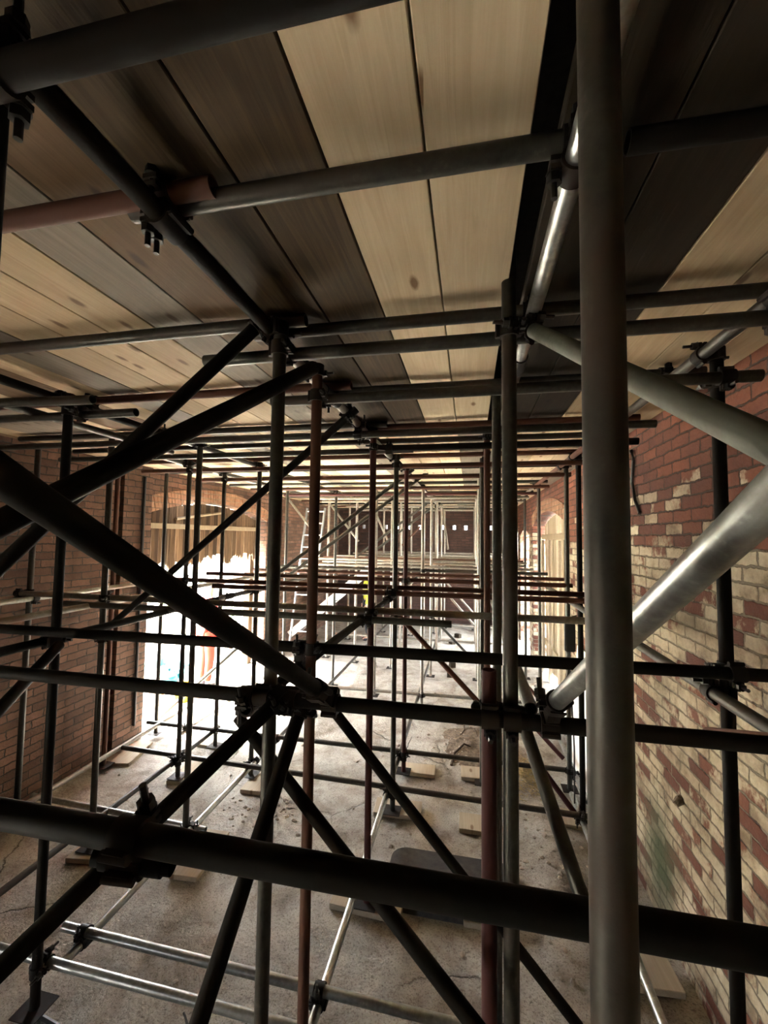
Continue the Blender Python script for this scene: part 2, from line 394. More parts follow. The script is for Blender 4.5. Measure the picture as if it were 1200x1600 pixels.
TUBES=[
('B0','scaffold_standard',(-0.785,0.52,0.045),(-0.785,0.52,3.3),'dark','dark upright pole cut by the photo edge, top left, under the ledger end','first centre row pole','scaffold pole',None),
('B1','scaffold_standard',(-0.7,1.438,0.045),(-0.7,1.438,3.38),'galv','grey upright pole beside the black coupler knot, first of the centre pair','second centre row pole','scaffold pole',None),
('B2','scaffold_standard',(-0.7,1.834,0.045),(-0.7,1.834,3.38),'rust','red-stained upright pole close behind the grey one in the centre row','third centre row pole','scaffold pole',None),
('B3','scaffold_standard',(-0.7,3.013,0.045),(-0.7,3.013,3.38),'red','dark red upright pole, fourth from the camera in the centre row','fourth centre row pole','scaffold pole',None),
('B4','scaffold_standard',(-0.7,4.016,0.045),(-0.7,4.016,3.38),'galv','grey upright pole, fifth from the camera in the centre row','fifth centre row pole','scaffold pole',None),
('B5','scaffold_standard',(-0.7,4.687,0.045),(-0.7,4.687,3.38),'red','dark red upright pole, sixth from the camera in the centre row','sixth centre row pole','scaffold pole',None),
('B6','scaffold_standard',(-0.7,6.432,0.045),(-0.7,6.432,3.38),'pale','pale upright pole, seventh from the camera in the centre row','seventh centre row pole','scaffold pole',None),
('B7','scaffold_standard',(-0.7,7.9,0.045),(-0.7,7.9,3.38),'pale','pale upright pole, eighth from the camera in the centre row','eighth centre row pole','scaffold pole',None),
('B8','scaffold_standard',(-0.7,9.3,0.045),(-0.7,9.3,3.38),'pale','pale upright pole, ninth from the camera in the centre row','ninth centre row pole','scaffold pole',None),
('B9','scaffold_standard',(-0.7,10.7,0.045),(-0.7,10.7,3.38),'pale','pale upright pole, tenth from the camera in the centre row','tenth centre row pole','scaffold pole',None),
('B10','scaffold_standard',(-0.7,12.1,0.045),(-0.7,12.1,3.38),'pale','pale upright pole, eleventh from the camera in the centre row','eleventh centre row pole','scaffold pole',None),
('A0','scaffold_standard',(-2.275,1.993,0.045),(-2.275,1.993,3.38),'dark','dark upright pole crossed by the wide black brace, left foreground','first left-centre row pole','scaffold pole',None),
('A1','scaffold_standard',(-2.275,3.209,0.045),(-2.275,3.209,3.38),'galv','grey upright pole, second from the camera in the row left of the centre one','second left-centre row pole','scaffold pole',None),
('A2','scaffold_standard',(-2.275,4.268,0.045),(-2.275,4.268,3.38),'galv','grey upright pole, third from the camera in the row left of the centre one','third left-centre row pole','scaffold pole',None),
('A3','scaffold_standard',(-2.275,5.9,0.045),(-2.275,5.9,3.38),'galv','grey upright pole, fourth from the camera in the row left of the centre one','fourth left-centre row pole','scaffold pole',None),
('A4','scaffold_standard',(-2.275,7,0.045),(-2.275,7,3.38),'galv','grey upright pole, fifth from the camera in the row left of the centre one','fifth left-centre row pole','scaffold pole',None),
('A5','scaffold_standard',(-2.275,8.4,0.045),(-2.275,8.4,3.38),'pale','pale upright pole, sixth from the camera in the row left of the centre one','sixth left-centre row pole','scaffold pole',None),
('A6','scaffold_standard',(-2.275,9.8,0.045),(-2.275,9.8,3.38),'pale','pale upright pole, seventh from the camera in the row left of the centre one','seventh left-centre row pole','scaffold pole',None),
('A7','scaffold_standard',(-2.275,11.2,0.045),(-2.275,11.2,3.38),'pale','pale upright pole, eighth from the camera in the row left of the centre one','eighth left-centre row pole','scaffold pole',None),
('N0','scaffold_standard',(-3,3.035,0.045),(-3,3.035,3.38),'galv','grey upright pole, first from the camera in the row before the arched doorway','first doorway row pole','scaffold pole',None),
('N1','scaffold_standard',(-3,4.069,0.045),(-3,4.069,3.38),'galv','grey upright pole, second from the camera in the row before the arched doorway','second doorway row pole','scaffold pole',None),
('N2','scaffold_standard',(-3,4.737,0.045),(-3,4.737,3.38),'galv','grey upright pole, third from the camera in the row before the arched doorway','third doorway row pole','scaffold pole',None),
('N3','scaffold_standard',(-3,6.6,0.045),(-3,6.6,3.38),'galv','grey upright pole, fourth from the camera in the row before the arched doorway','fourth doorway row pole','scaffold pole',None),
('L0','scaffold_standard',(-3.92,3.161,0.045),(-3.92,3.161,3.38),'galv','grey upright pole, first from the camera in the row against the left brick wall','first left wall row pole','scaffold pole',None),
('L1','scaffold_standard',(-3.92,4.072,0.045),(-3.92,4.072,3.38),'rust','reddish upright pole standing by the groove of the brown brick pier','second left wall row pole','scaffold pole',None),
('L2','scaffold_standard',(-3.92,4.855,0.045),(-3.92,4.855,3.38),'galv','grey upright pole, third from the camera in the row against the left brick wall','third left wall row pole','scaffold pole',None),
('D0','scaffold_standard',(0.155,0.53,0.045),(0.155,0.53,3.73),'galv','thick grey scaffold pole nearest the camera, rising from floor through the deck gap','first gap row pole','scaffold pole',None),
('D1','scaffold_standard',(0.128,1.434,0.045),(0.128,1.434,3.73),'galv','grey upright pole directly left of the thickest pole','second gap row pole','scaffold pole',None),
('D2','scaffold_standard',(0.143,2.37,0.045),(0.143,2.37,3.73),'galv','grey upright pole, third from the camera in the row under the open deck gap','third gap row pole','scaffold pole',None),
('D3','scaffold_standard',(0.128,3.296,0.045),(0.128,3.296,3.73),'rust','rusty upright pole, fourth from the camera in the row under the open deck gap','fourth gap row pole','scaffold pole',None),
('D4','scaffold_standard',(0.128,4.666,0.045),(0.128,4.666,3.73),'galv','grey upright pole, fifth from the camera in the row under the open deck gap','fifth gap row pole','scaffold pole',None),
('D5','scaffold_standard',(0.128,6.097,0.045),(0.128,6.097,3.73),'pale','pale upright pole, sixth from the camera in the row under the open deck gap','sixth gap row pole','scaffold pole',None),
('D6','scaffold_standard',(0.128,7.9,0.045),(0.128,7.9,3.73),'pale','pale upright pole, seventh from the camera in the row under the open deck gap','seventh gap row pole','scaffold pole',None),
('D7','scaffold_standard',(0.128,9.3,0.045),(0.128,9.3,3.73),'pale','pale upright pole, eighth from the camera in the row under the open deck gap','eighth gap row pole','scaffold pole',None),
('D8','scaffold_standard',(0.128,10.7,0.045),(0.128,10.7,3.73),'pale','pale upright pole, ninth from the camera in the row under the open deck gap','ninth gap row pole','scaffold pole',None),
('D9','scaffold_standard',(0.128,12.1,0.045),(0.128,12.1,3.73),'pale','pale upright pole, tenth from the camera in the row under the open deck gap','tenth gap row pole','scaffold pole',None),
('E0','scaffold_standard',(1,1.947,0.045),(1,1.947,3.38),'dark','dark upright pole standing against the near whitewashed brick wall','first right wall row pole','scaffold pole',None),
('E1','scaffold_standard',(1,4.226,0.045),(1,4.226,3.38),'dark','dark upright pole, second from the camera in the row along the whitewashed wall','second right wall row pole','scaffold pole',None),
('E2','scaffold_standard',(1,4.74,0.045),(1,4.74,3.38),'galv','grey upright pole, third from the camera in the row along the whitewashed wall','third right wall row pole','scaffold pole',None),
('E3','scaffold_standard',(1,6.558,0.045),(1,6.558,3.38),'galv','grey upright pole, fourth from the camera in the row along the whitewashed wall','fourth right wall row pole','scaffold pole',None),
('E4','scaffold_standard',(1,8.184,0.045),(1,8.184,3.38),'galv','grey upright pole, fifth from the camera in the row along the whitewashed wall','fifth right wall row pole','scaffold pole',None),
('E5','scaffold_standard',(1,9.6,0.045),(1,9.6,3.38),'pale','pale upright pole, sixth from the camera in the row along the whitewashed wall','sixth right wall row pole','scaffold pole',None),
('E6','scaffold_standard',(1,11,0.045),(1,11,3.38),'pale','pale upright pole, seventh from the camera in the row along the whitewashed wall','seventh right wall row pole','scaffold pole',None),
('E7','scaffold_standard',(1,12.3,0.045),(1,12.3,3.38),'pale','pale upright pole, eighth from the camera in the row along the whitewashed wall','eighth right wall row pole','scaffold pole',None),
('Dx','scaffold_standard',(0.062,1.45,0.045),(0.062,1.45,2.15),'red','short thick dark red upright pole ending just above the clamp rail','short red pole','scaffold pole',None),
('F0','scaffold_standard',(-1.5,6.75,0.045),(-1.5,6.75,3.38),'pale','thin pale upright pole, first of those standing deep in the far bays','first far pole','scaffold pole',None),
('F1','scaffold_standard',(-1.5,8.2,0.045),(-1.5,8.2,3.38),'pale','thin pale upright pole, second of those standing deep in the far bays','second far pole','scaffold pole',None),
('F2','scaffold_standard',(-1.55,9.6,0.045),(-1.55,9.6,3.38),'pale','thin pale upright pole, third of those standing deep in the far bays','third far pole','scaffold pole',None),
('F3','scaffold_standard',(-1.5,11,0.045),(-1.5,11,3.38),'pale','thin pale upright pole, fourth of those standing deep in the far bays','fourth far pole','scaffold pole',None),
('F4','scaffold_standard',(-2.95,8.6,0.045),(-2.95,8.6,3.38),'pale','thin pale upright pole, fifth of those standing deep in the far bays','fifth far pole','scaffold pole',None),
('F5','scaffold_standard',(-2.95,10.2,0.045),(-2.95,10.2,3.38),'pale','thin pale upright pole, sixth of those standing deep in the far bays','sixth far pole','scaffold pole',None),
('F6','scaffold_standard',(-1.1,10.4,0.045),(-1.1,10.4,3.38),'pale','thin pale upright pole, seventh of those standing deep in the far bays','seventh far pole','scaffold pole',None),
('F7','scaffold_standard',(-1.9,11.9,0.045),(-1.9,11.9,3.38),'pale','thin pale upright pole, eighth of those standing deep in the far bays','eighth far pole','scaffold pole',None),
('F8','scaffold_standard',(-2.75,12.1,0.045),(-2.75,12.1,3.38),'pale','thin pale upright pole, ninth of those standing deep in the far bays','ninth far pole','scaffold pole',None),
('F9','scaffold_standard',(-0.9,11.4,0.045),(-0.9,11.4,3.38),'pale','thin pale upright pole, tenth of those standing deep in the far bays','tenth far pole','scaffold pole',None),
('uB0','scaffold_ledger',(-0.735,0.1,3.35),(-0.735,1.62,3.35),'dark','dark ledger tube running from top left to the black coupler knot','near centre top ledger','scaffold pole',None),
('uB1','scaffold_ledger',(-0.757,1.62,3.35),(-0.757,5.2,3.35),'pale','pale ended ledger tube under the deck behind the black coupler knot','middle centre top ledger','scaffold pole',None),
('uB2','scaffold_ledger',(-0.757,5.25,3.35),(-0.757,12.7,3.35),'pale','far ledger tube under the deck along the centre row','far centre top ledger','scaffold pole',None),
('uD0','scaffold_ledger',(0.212,0.55,3.35),(0.212,1.95,3.35),'shine','shiny tube under the deck beside the dark gap, left of the thickest pole','shiny gap ledger','scaffold pole',None),
('uD1','scaffold_ledger',(0.212,1.98,3.35),(0.212,7.2,3.35),'galv','ledger tube under the deck gap behind the shiny one','middle gap ledger','scaffold pole',None),
('uD2','scaffold_ledger',(0.212,7.23,3.35),(0.212,12.7,3.35),'pale','far ledger tube under the deck gap','far gap ledger','scaffold pole',None),
('uE0','scaffold_ledger',(0.944,1.2,3.35),(0.944,3.1,3.35),'galv','grey ledger tube with joint sleeve, high beside the near red brick wall','near wall top ledger','scaffold pole',None),
('uE1','scaffold_ledger',(0.944,3.14,3.35),(0.944,6.5,3.35),'rust','rusty ledger tube high along the red brick wall, second length','middle wall top ledger','scaffold pole',None),
('uE2','scaffold_ledger',(0.944,6.54,3.35),(0.944,12.7,3.35),'pale','far ledger tube high along the right wall','far wall top ledger','scaffold pole',None),
('uA0','scaffold_ledger',(-2.33,0.9,3.35),(-2.33,3,3.35),'dark','dark ledger tube under the pale boards at the left, above the dark pole','near left top ledger','scaffold pole',None),
('uA1','scaffold_ledger',(-2.33,3.03,3.35),(-2.33,8,3.35),'galv','ledger tube under the deck on the row left of centre, second length','middle left top ledger','scaffold pole',None),
('uA2','scaffold_ledger',(-2.33,8.03,3.35),(-2.33,12.7,3.35),'pale','far ledger tube under the deck on the row left of centre','far left top ledger','scaffold pole',None),
('uN0','scaffold_ledger',(-2.62,1.2,3.31),(-2.62,3.3,3.31),'galv','thin ledger tube below the deck near the brown brick wall','near doorway top ledger','scaffold pole',None),
('uN1','scaffold_ledger',(-3.056,3.2,3.35),(-3.056,9,3.35),'galv','ledger tube under the deck on the row before the arched doorway','doorway top ledger','scaffold pole',None),
('lB0','scaffold_ledger',(-0.757,1.37,1.98),(-0.757,3.9,1.98),'dark','dark lower ledger climbing back from the centre clamp','near centre lower ledger','scaffold pole',None),
('lB1','scaffold_ledger',(-0.757,3.93,1.98),(-0.757,12.5,1.98),'galv','lower ledger of the centre row, far length','far centre lower ledger','scaffold pole',None),
('lA0','scaffold_ledger',(-2.33,1,1.97),(-2.33,3.6,1.97),'dark','dark lower ledger passing the dark left pole at waist height','near left lower ledger','scaffold pole',None),
('lA1','scaffold_ledger',(-2.33,3.63,1.97),(-2.33,12.5,1.97),'galv','lower ledger of the row left of centre, far length','far left lower ledger','scaffold pole',None),
('lN0','scaffold_ledger',(-3.056,2,1.98),(-3.056,4.6,1.98),'pale','pale lower ledger before the brown brick wall','near doorway lower ledger','scaffold pole',None),
('lN1','scaffold_ledger',(-3.056,4.65,1.98),(-3.056,8.6,1.98),'pale','pale lower ledger crossing the bright doorway','doorway lower ledger','scaffold pole',None),
('lL0','scaffold_ledger',(-3.86,1.9,1.98),(-3.86,4.5,1.98),'pale','pale lower ledger lying close along the brown brick wall','wall lower ledger','scaffold pole',None),
('lD0','scaffold_ledger',(0.212,1.6,1.98),(0.212,5.6,1.98),'galv','lower ledger on the row under the deck gap','near gap lower ledger','scaffold pole',None),
('lD1','scaffold_ledger',(0.212,5.63,1.98),(0.212,12.5,1.98),'pale','lower ledger on the row under the deck gap, far length','far gap lower ledger','scaffold pole',None),
('lE0','scaffold_ledger',(0.944,1.55,1.98),(0.944,5,1.98),'galv','blue-grey lower ledger against the whitewashed wall','near wall lower ledger','scaffold pole',None),
('lE1','scaffold_ledger',(0.944,5.03,1.98),(0.944,12.3,1.98),'galv','lower ledger of the right wall row, far length','far wall lower ledger','scaffold pole',None),
('fB0','scaffold_ledger',(-0.757,1.3,0.18),(-0.757,4.15,0.18),'shine','shiny tube along the floor in the centre row, nearest length','near centre floor tube','scaffold pole',None),
('fB1','scaffold_ledger',(-0.757,4.2,0.18),(-0.757,12.5,0.18),'galv','tube along the floor in the centre row, far length','far centre floor tube','scaffold pole',None),
('fA0','scaffold_ledger',(-2.22,2.1,0.18),(-2.22,4.45,0.18),'shine','shiny tube along the floor from the corner clamp past the sole boards','near left floor tube','scaffold pole',None),
('fA1','scaffold_ledger',(-2.22,4.5,0.18),(-2.22,12.3,0.18),'galv','tube along the floor on the row left of centre, far length','far left floor tube','scaffold pole',None),
('fN0','scaffold_ledger',(-3.06,1.9,0.18),(-3.06,4.9,0.18),'galv','tube along the floor before the bright doorway, nearest length','near doorway floor tube','scaffold pole',None),
('fN1','scaffold_ledger',(-3.4,4.6,0.18),(-3.4,7.8,0.18),'pale','tube along the floor crossing in front of the doorway sill','doorway floor tube','scaffold pole',None),
('fL0','scaffold_ledger',(-3.77,2,0.22),(-3.77,5.3,0.22),'pale','tube along the foot of the brown brick wall','wall floor tube','scaffold pole',None),
('fE0','scaffold_ledger',(0.944,2,0.18),(0.944,4.4,0.18),'shine','shiny tube on the floor at the foot of the whitewashed wall','near right floor tube','scaffold pole',None),
('fE1','scaffold_ledger',(1.06,4.3,0.18),(1.06,7.4,0.18),'shine','bright floor tube behind the leaning brace by the right wall','far right floor tube','scaffold pole',None),
('fD0','scaffold_ledger',(0.212,4.8,0.18),(0.212,12.4,0.18),'pale','floor tube on the row under the deck gap','gap floor tube','scaffold pole',None),
('t0','scaffold_transom',(-1.9,0.487,3.295),(-0.05,0.487,3.295),'dark','thick dark tube across the top left corner under the deck','first deck transom','scaffold pole',None),
('t1','scaffold_transom',(-3.95,0.86,3.408),(-0.6,0.86,3.408),'rust','tube across under the deck left of centre, second from the camera','second left transom','scaffold pole',None),
('s1','scaffold_transom',(-0.85,0.89,3.402),(0.27,0.89,3.402),'galv','tube across under the deck right of centre, second from the camera','second right transom','scaffold pole',None),
('t2','scaffold_transom',(-3.95,1.49,3.408),(-0.62,1.49,3.408),'galv','tube across under the deck left of centre, third from the camera','third left transom','scaffold pole',None),
('s2','scaffold_transom',(-0.87,1.56,3.402),(1.12,1.56,3.402),'galv','tube across under the deck right of centre, third from the camera','third right transom','scaffold pole',None),
('t3','scaffold_transom',(-3.95,2.2,3.408),(-0.64,2.2,3.408),'rust','tube across under the deck left of centre, fourth from the camera','fourth left transom','scaffold pole',None),
('s3','scaffold_transom',(-0.89,2.28,3.402),(1.12,2.28,3.402),'galv','tube across under the deck right of centre, fourth from the camera','fourth right transom','scaffold pole',None),
('t4','scaffold_transom',(-3.95,3.02,3.408),(-0.6,3.02,3.408),'galv','tube across under the deck left of centre, fifth from the camera','fifth left transom','scaffold pole',None),
('s4','scaffold_transom',(-0.85,3.09,3.402),(1.12,3.09,3.402),'rust','tube across under the deck right of centre, fifth from the camera','fifth right transom','scaffold pole',None),
('t5','scaffold_transom',(-3.95,3.55,3.402),(1.1,3.55,3.402),'galv','tube across under the deck boards, sixth from the camera','sixth deck transom','scaffold pole',None),
('t6','scaffold_transom',(-3.95,4.25,3.408),(-0.8,4.25,3.408),'rust','tube across under the deck left of centre, seventh from the camera','seventh left transom','scaffold pole',None),
('s6','scaffold_transom',(-1.05,4.23,3.402),(1.12,4.23,3.402),'rust','tube across under the deck right of centre, seventh from the camera','seventh right transom','scaffold pole',None),
('t7','scaffold_transom',(-3.95,4.95,3.402),(1.1,4.95,3.402),'dark','tube across under the deck boards, eighth from the camera','eighth deck transom','scaffold pole',None),
('t8','scaffold_transom',(-3.95,5.7,3.408),(-0.6,5.7,3.408),'rust','tube across under the deck left of centre, ninth from the camera','ninth left transom','scaffold pole',None),
('s8','scaffold_transom',(-0.85,5.68,3.402),(1.12,5.68,3.402),'rust','tube across under the deck right of centre, ninth from the camera','ninth right transom','scaffold pole',None),
('t9','scaffold_transom',(-3.95,6.4,3.402),(1.1,6.4,3.402),'galv','tube across under the deck boards, tenth from the camera','tenth deck transom','scaffold pole',None),
('t10','scaffold_transom',(-3.95,7.1,3.408),(-0.7,7.1,3.408),'rust','tube across under the deck left of centre, eleventh from the camera','eleventh left transom','scaffold pole',None),
('s10','scaffold_transom',(-0.95,7.18,3.402),(1.12,7.18,3.402),'galv','tube across under the deck right of centre, eleventh from the camera','eleventh right transom','scaffold pole',None),
('t11','scaffold_transom',(-3.95,7.8,3.402),(1.1,7.8,3.402),'galv','tube across under the deck boards, twelfth from the camera','twelfth deck transom','scaffold pole',None),
('t12','scaffold_transom',(-3.95,8.6,3.408),(-0.7,8.6,3.408),'galv','tube across under the deck left of centre, thirteenth from the camera','thirteenth left transom','scaffold pole',None),
('s12','scaffold_transom',(-0.95,8.68,3.402),(1.12,8.68,3.402),'dark','tube across under the deck right of centre, thirteenth from the camera','thirteenth right transom','scaffold pole',None),
('t13','scaffold_transom',(-3.95,9.5,3.402),(1.1,9.5,3.402),'rust','tube across under the deck boards, fourteenth from the camera','fourteenth deck transom','scaffold pole',None),
('t14','scaffold_transom',(-3.95,10.4,3.408),(-0.7,10.4,3.408),'dark','tube across under the deck left of centre, fifteenth from the camera','fifteenth left transom','scaffold pole',None),
('s14','scaffold_transom',(-0.95,10.43,3.402),(1.12,10.43,3.402),'galv','tube across under the deck right of centre, fifteenth from the camera','fifteenth right transom','scaffold pole',None),
('t15','scaffold_transom',(-3.95,11.3,3.402),(1.1,11.3,3.402),'rust','tube across under the deck boards, sixteenth from the camera','sixteenth deck transom','scaffold pole',None),
('t16','scaffold_transom',(-3.95,12.3,3.402),(1.1,12.3,3.402),'galv','tube across under the deck boards, seventeenth from the camera','seventeenth deck transom','scaffold pole',None),
('t1b','scaffold_transom',(0.32,0.915,3.405),(1.15,0.925,3.405),'dark','dark tube under the unlit boards, right of the thickest pole','unlit transom','scaffold pole',None),
('v0','scaffold_tie',(-1.05,1.495,3.278),(1.08,1.495,3.278),'galv','tie tube hung just below the deck transoms, first from the camera','first upper tie','scaffold pole',None),
('v1','scaffold_tie',(-0.95,1.885,3.23),(1.12,1.885,3.23),'galv','tie tube hung just below the deck transoms, second from the camera','second upper tie','scaffold pole',None),
('v2','scaffold_tie',(-3.9,2.79,3.28),(1.1,2.79,3.28),'galv','tie tube hung just below the deck transoms, third from the camera','third upper tie','scaffold pole',None),
('v3','scaffold_tie',(-0.62,3.065,3.236),(1.1,3.065,3.236),'dark','tie tube hung just below the deck transoms, fourth from the camera','fourth upper tie','scaffold pole',None),
('v4','scaffold_tie',(-3.9,3.36,3.28),(-0.45,3.36,3.28),'galv','tie tube hung just below the deck transoms, fifth from the camera','fifth upper tie','scaffold pole',None),
('v5','scaffold_tie',(-3.6,4.075,3.272),(1.05,4.075,3.272),'rust','tie tube hung just below the deck transoms, sixth from the camera','sixth upper tie','scaffold pole',None),
('v6','scaffold_tie',(-3.4,4.745,3.258),(1.05,4.745,3.258),'rust','tie tube hung just below the deck transoms, seventh from the camera','seventh upper tie','scaffold pole',None),
('v7','scaffold_tie',(-3.2,6,3.28),(1.05,6,3.28),'rust','tie tube hung just below the deck transoms, eighth from the camera','eighth upper tie','scaffold pole',None),
('v8','scaffold_tie',(-3.2,6.9,3.28),(1.05,6.9,3.28),'red','tie tube hung just below the deck transoms, ninth from the camera','ninth upper tie','scaffold pole',None),
('v9','scaffold_tie',(-3,7.6,3.28),(1,7.6,3.28),'pale','tie tube hung just below the deck transoms, tenth from the camera','tenth upper tie','scaffold pole',None),
('v10','scaffold_tie',(-3,8.3,3.28),(1,8.3,3.28),'pale','tie tube hung just below the deck transoms, eleventh from the camera','eleventh upper tie','scaffold pole',None),
('v11','scaffold_tie',(-2.9,9.7,3.28),(1,9.7,3.28),'pale','tie tube hung just below the deck transoms, twelfth from the camera','twelfth upper tie','scaffold pole',None),
('v12','scaffold_tie',(-2.9,11.1,3.28),(1,11.1,3.28),'pale','tie tube hung just below the deck transoms, thirteenth from the camera','thirteenth upper tie','scaffold pole',None),
('v20','scaffold_tie',(-3.5,1.78,3.295),(-1.95,1.84,3.28),'galv','short tie tube clamped over the dark left pole under the deck, nearer of two','near short tie','scaffold pole',None),
('v21','scaffold_tie',(-3.5,2.07,3.28),(-1.9,2.08,3.28),'galv','short tie tube clamped over the dark left pole under the deck, further of two','far short tie','scaffold pole',None),
('w0','guard_rail',(-1.5,0.655,2.06),(1,0.655,2.06),'dark','thick black guard rail running across the lower foreground','black foreground rail','scaffold pole',None),
('w1','guard_rail',(-2.6,1.385,2.02),(1.278,1.385,2.02),'dark','dark rail carrying the cluster of clamps at the centre','clamp rail','scaffold pole',None),
('w2','guard_rail',(-3.3,1.775,2.072),(1.12,1.89,2.072),'dark','dark rail behind the clamp cluster, crossing both tall pole pairs','second rail','scaffold pole',None),
('w3','scaffold_tie',(-3.3,2.955,1.988),(-0.12,2.955,1.988),'galv','level tie tube at the lower lift, fourth back from the camera','fourth lower tie','scaffold pole',None),
('w4','scaffold_tie',(-3.95,3.065,2.034),(0.98,3.065,2.034),'pale','level tie tube at the lower lift, fifth back from the camera','fifth lower tie','scaffold pole',None),
('w5','scaffold_tie',(-2.6,3.965,2.044),(1.05,3.965,2.044),'rust','level tie tube at the lower lift, sixth back from the camera','sixth lower tie','scaffold pole',None),
('w6','scaffold_tie',(-3.3,4.075,2.085),(1,4.075,2.085),'rust','level tie tube at the lower lift, seventh back from the camera','seventh lower tie','scaffold pole',None),
('w7','scaffold_tie',(-3.2,4.745,2.092),(1.05,4.745,2.092),'rust','level tie tube at the lower lift, eighth back from the camera','eighth lower tie','scaffold pole',None),
('w8','scaffold_tie',(-3.2,5.9,2.05),(1.2,5.9,2.05),'rust','level tie tube at the lower lift, ninth back from the camera','ninth lower tie','scaffold pole',None),
('w9','scaffold_tie',(-3.1,6.485,2.067),(1.1,6.485,2.067),'galv','level tie tube at the lower lift, tenth back from the camera','tenth lower tie','scaffold pole',None),
('w10','scaffold_tie',(-3.1,7.5,2.05),(1.05,7.5,2.05),'pale','level tie tube at the lower lift, eleventh back from the camera','eleventh lower tie','scaffold pole',None),
('w11','scaffold_tie',(-3,8.4,2.05),(1,8.4,2.05),'pale','level tie tube at the lower lift, twelfth back from the camera','twelfth lower tie','scaffold pole',None),
('w12','scaffold_tie',(-3,9.3,2.05),(1,9.3,2.05),'pale','level tie tube at the lower lift, thirteenth back from the camera','thirteenth lower tie','scaffold pole',None),
('w13','scaffold_tie',(-3,10.2,2.05),(1,10.2,2.05),'rust','level tie tube at the lower lift, fourteenth back from the camera','fourteenth lower tie','scaffold pole',None),
('w14','scaffold_tie',(-2.9,11.1,2.05),(1,11.1,2.05),'pale','level tie tube at the lower lift, fifteenth back from the camera','fifteenth lower tie','scaffold pole',None),
('w15','scaffold_tie',(-2.9,12.1,2.05),(1,12.1,2.05),'pale','level tie tube at the lower lift, sixteenth back from the camera','sixteenth lower tie','scaffold pole',None),
('x0','scaffold_tie',(-3,7.955,2.13),(1,7.955,2.13),'pale','far level tube stacked over the lower lift, first of the upper band','first far band tube','scaffold pole',None),
('x1','scaffold_tie',(-3,8.455,2.13),(1,8.455,2.13),'rust','far level tube stacked over the lower lift, second of the upper band','second far band tube','scaffold pole',None),
('x2','scaffold_tie',(-3,9.355,2.12),(1,9.355,2.12),'pale','far level tube stacked over the lower lift, third of the upper band','third far band tube','scaffold pole',None),
('x3','scaffold_tie',(-3,10.755,2.13),(1,10.755,2.13),'pale','far level tube stacked over the lower lift, fourth of the upper band','fourth far band tube','scaffold pole',None),
('x4','scaffold_tie',(-3,12.155,2.13),(1,12.155,2.13),'pale','far level tube stacked over the lower lift, fifth of the upper band','fifth far band tube','scaffold pole',None),
('g0','floor_tie',(-2.36,2.225,0.24),(0.3,2.2,0.24),'shine','bright floor tube from the corner clamp across the foreground, farther of the pair','first floor tie','scaffold pole',None),
('g1','floor_tie',(-2.62,2.047,0.23),(0.3,2.03,0.23),'shine','bright floor tube across the foreground, nearer of the pair','second floor tie','scaffold pole',None),
('g2','floor_tie',(-3.9,3.28,0.18),(-2.1,3.22,0.18),'shine','bright floor tube behind the black rail at left','third floor tie','scaffold pole',None),
('g3','floor_tie',(-3.75,4.135,0.22),(1,4.015,0.22),'galv','floor tube across the bays before the first doorway post','fourth floor tie','scaffold pole',None),
('g4','floor_tie',(-3.95,4.74,0.22),(1.05,4.75,0.22),'galv','floor tube across the bays by the doorway sill','fifth floor tie','scaffold pole',None),
('g5','floor_tie',(-2.4,6.447,0.22),(1.05,6.523,0.22),'pale','floor tube across the bays beyond the doorway','sixth floor tie','scaffold pole',None),
('g6','floor_tie',(-3.3,8.4,0.22),(1,8.4,0.22),'pale','pale floor tube across the far bays, nearest of three','seventh floor tie','scaffold pole',None),
('g7','floor_tie',(-3.2,9.9,0.22),(1,9.9,0.22),'pale','pale floor tube across the far bays, middle of three','eighth floor tie','scaffold pole',None),
('g8','floor_tie',(-3.2,11.6,0.22),(1,11.6,0.22),'pale','pale floor tube across the far bays, furthest of three','ninth floor tie','scaffold pole',None),
('b1','diagonal_brace',(-0.464,1.311,2.081),(-0.615,0.126,2.838),'dark','broad black brace sweeping down from the left edge to the central clamps','broad black brace','scaffold pole',None),
('b2','diagonal_brace',(-0.55,1.401,3.18),(-0.896,0.364,2.421),'dark','grey brace dropping left from the black knot, behind the broad black brace','lit-edged brace','scaffold pole',None),
('b3','diagonal_brace',(-0.776,1.455,3.406),(-1.828,0.919,2.007),'dark','thinner dark brace dropping left from the deck, behind two larger braces','thin left brace','scaffold pole',None),
('b4','diagonal_brace',(-0.688,2.484,3.362),(-2.946,2.951,1.745),'dark','long thin brace falling left across the lit doorway','doorway brace','scaffold pole',None),
('b5','diagonal_brace',(-0.618,1.398,2.04),(-1.168,0.663,1.455),'dark','black brace falling to the lower left corner behind the foreground rail','corner brace','scaffold pole',None),
('b6','diagonal_brace',(-0.595,1.518,2),(-0.686,0.982,1.255),'dark','black brace falling steeply from the central clamps','steep brace','scaffold pole',None),
('b7','diagonal_brace',(-0.945,1.655,1.817),(0.118,1.279,1.127),'dark','black brace with a free upper end, falling towards the foreground rail','free-ended brace','scaffold pole',None),
('b8','diagonal_brace',(-0.724,1.963,1.856),(0.48,2.147,0.411),'dark','dark brace falling right from the central clamps to the right wall foot','long right brace','scaffold pole',None),
('b9','diagonal_brace',(0.195,1.764,1.892),(0.423,1.345,1.236),'galv','grey brace leaning towards the camera left of the thickest pole','leaning right brace','scaffold pole',None),
('b10','diagonal_brace',(0.241,1.349,2.091),(0.318,0.44,2.674),'shine','broad shiny brace rising to the right edge behind the thickest pole','broad shiny brace','scaffold pole',None),
('b11','diagonal_brace',(0.163,1.621,3.401),(0.417,0.56,2.644),'greensteel','green-grey brace falling to the right edge from behind the thickest pole','green-grey brace','scaffold pole',None),
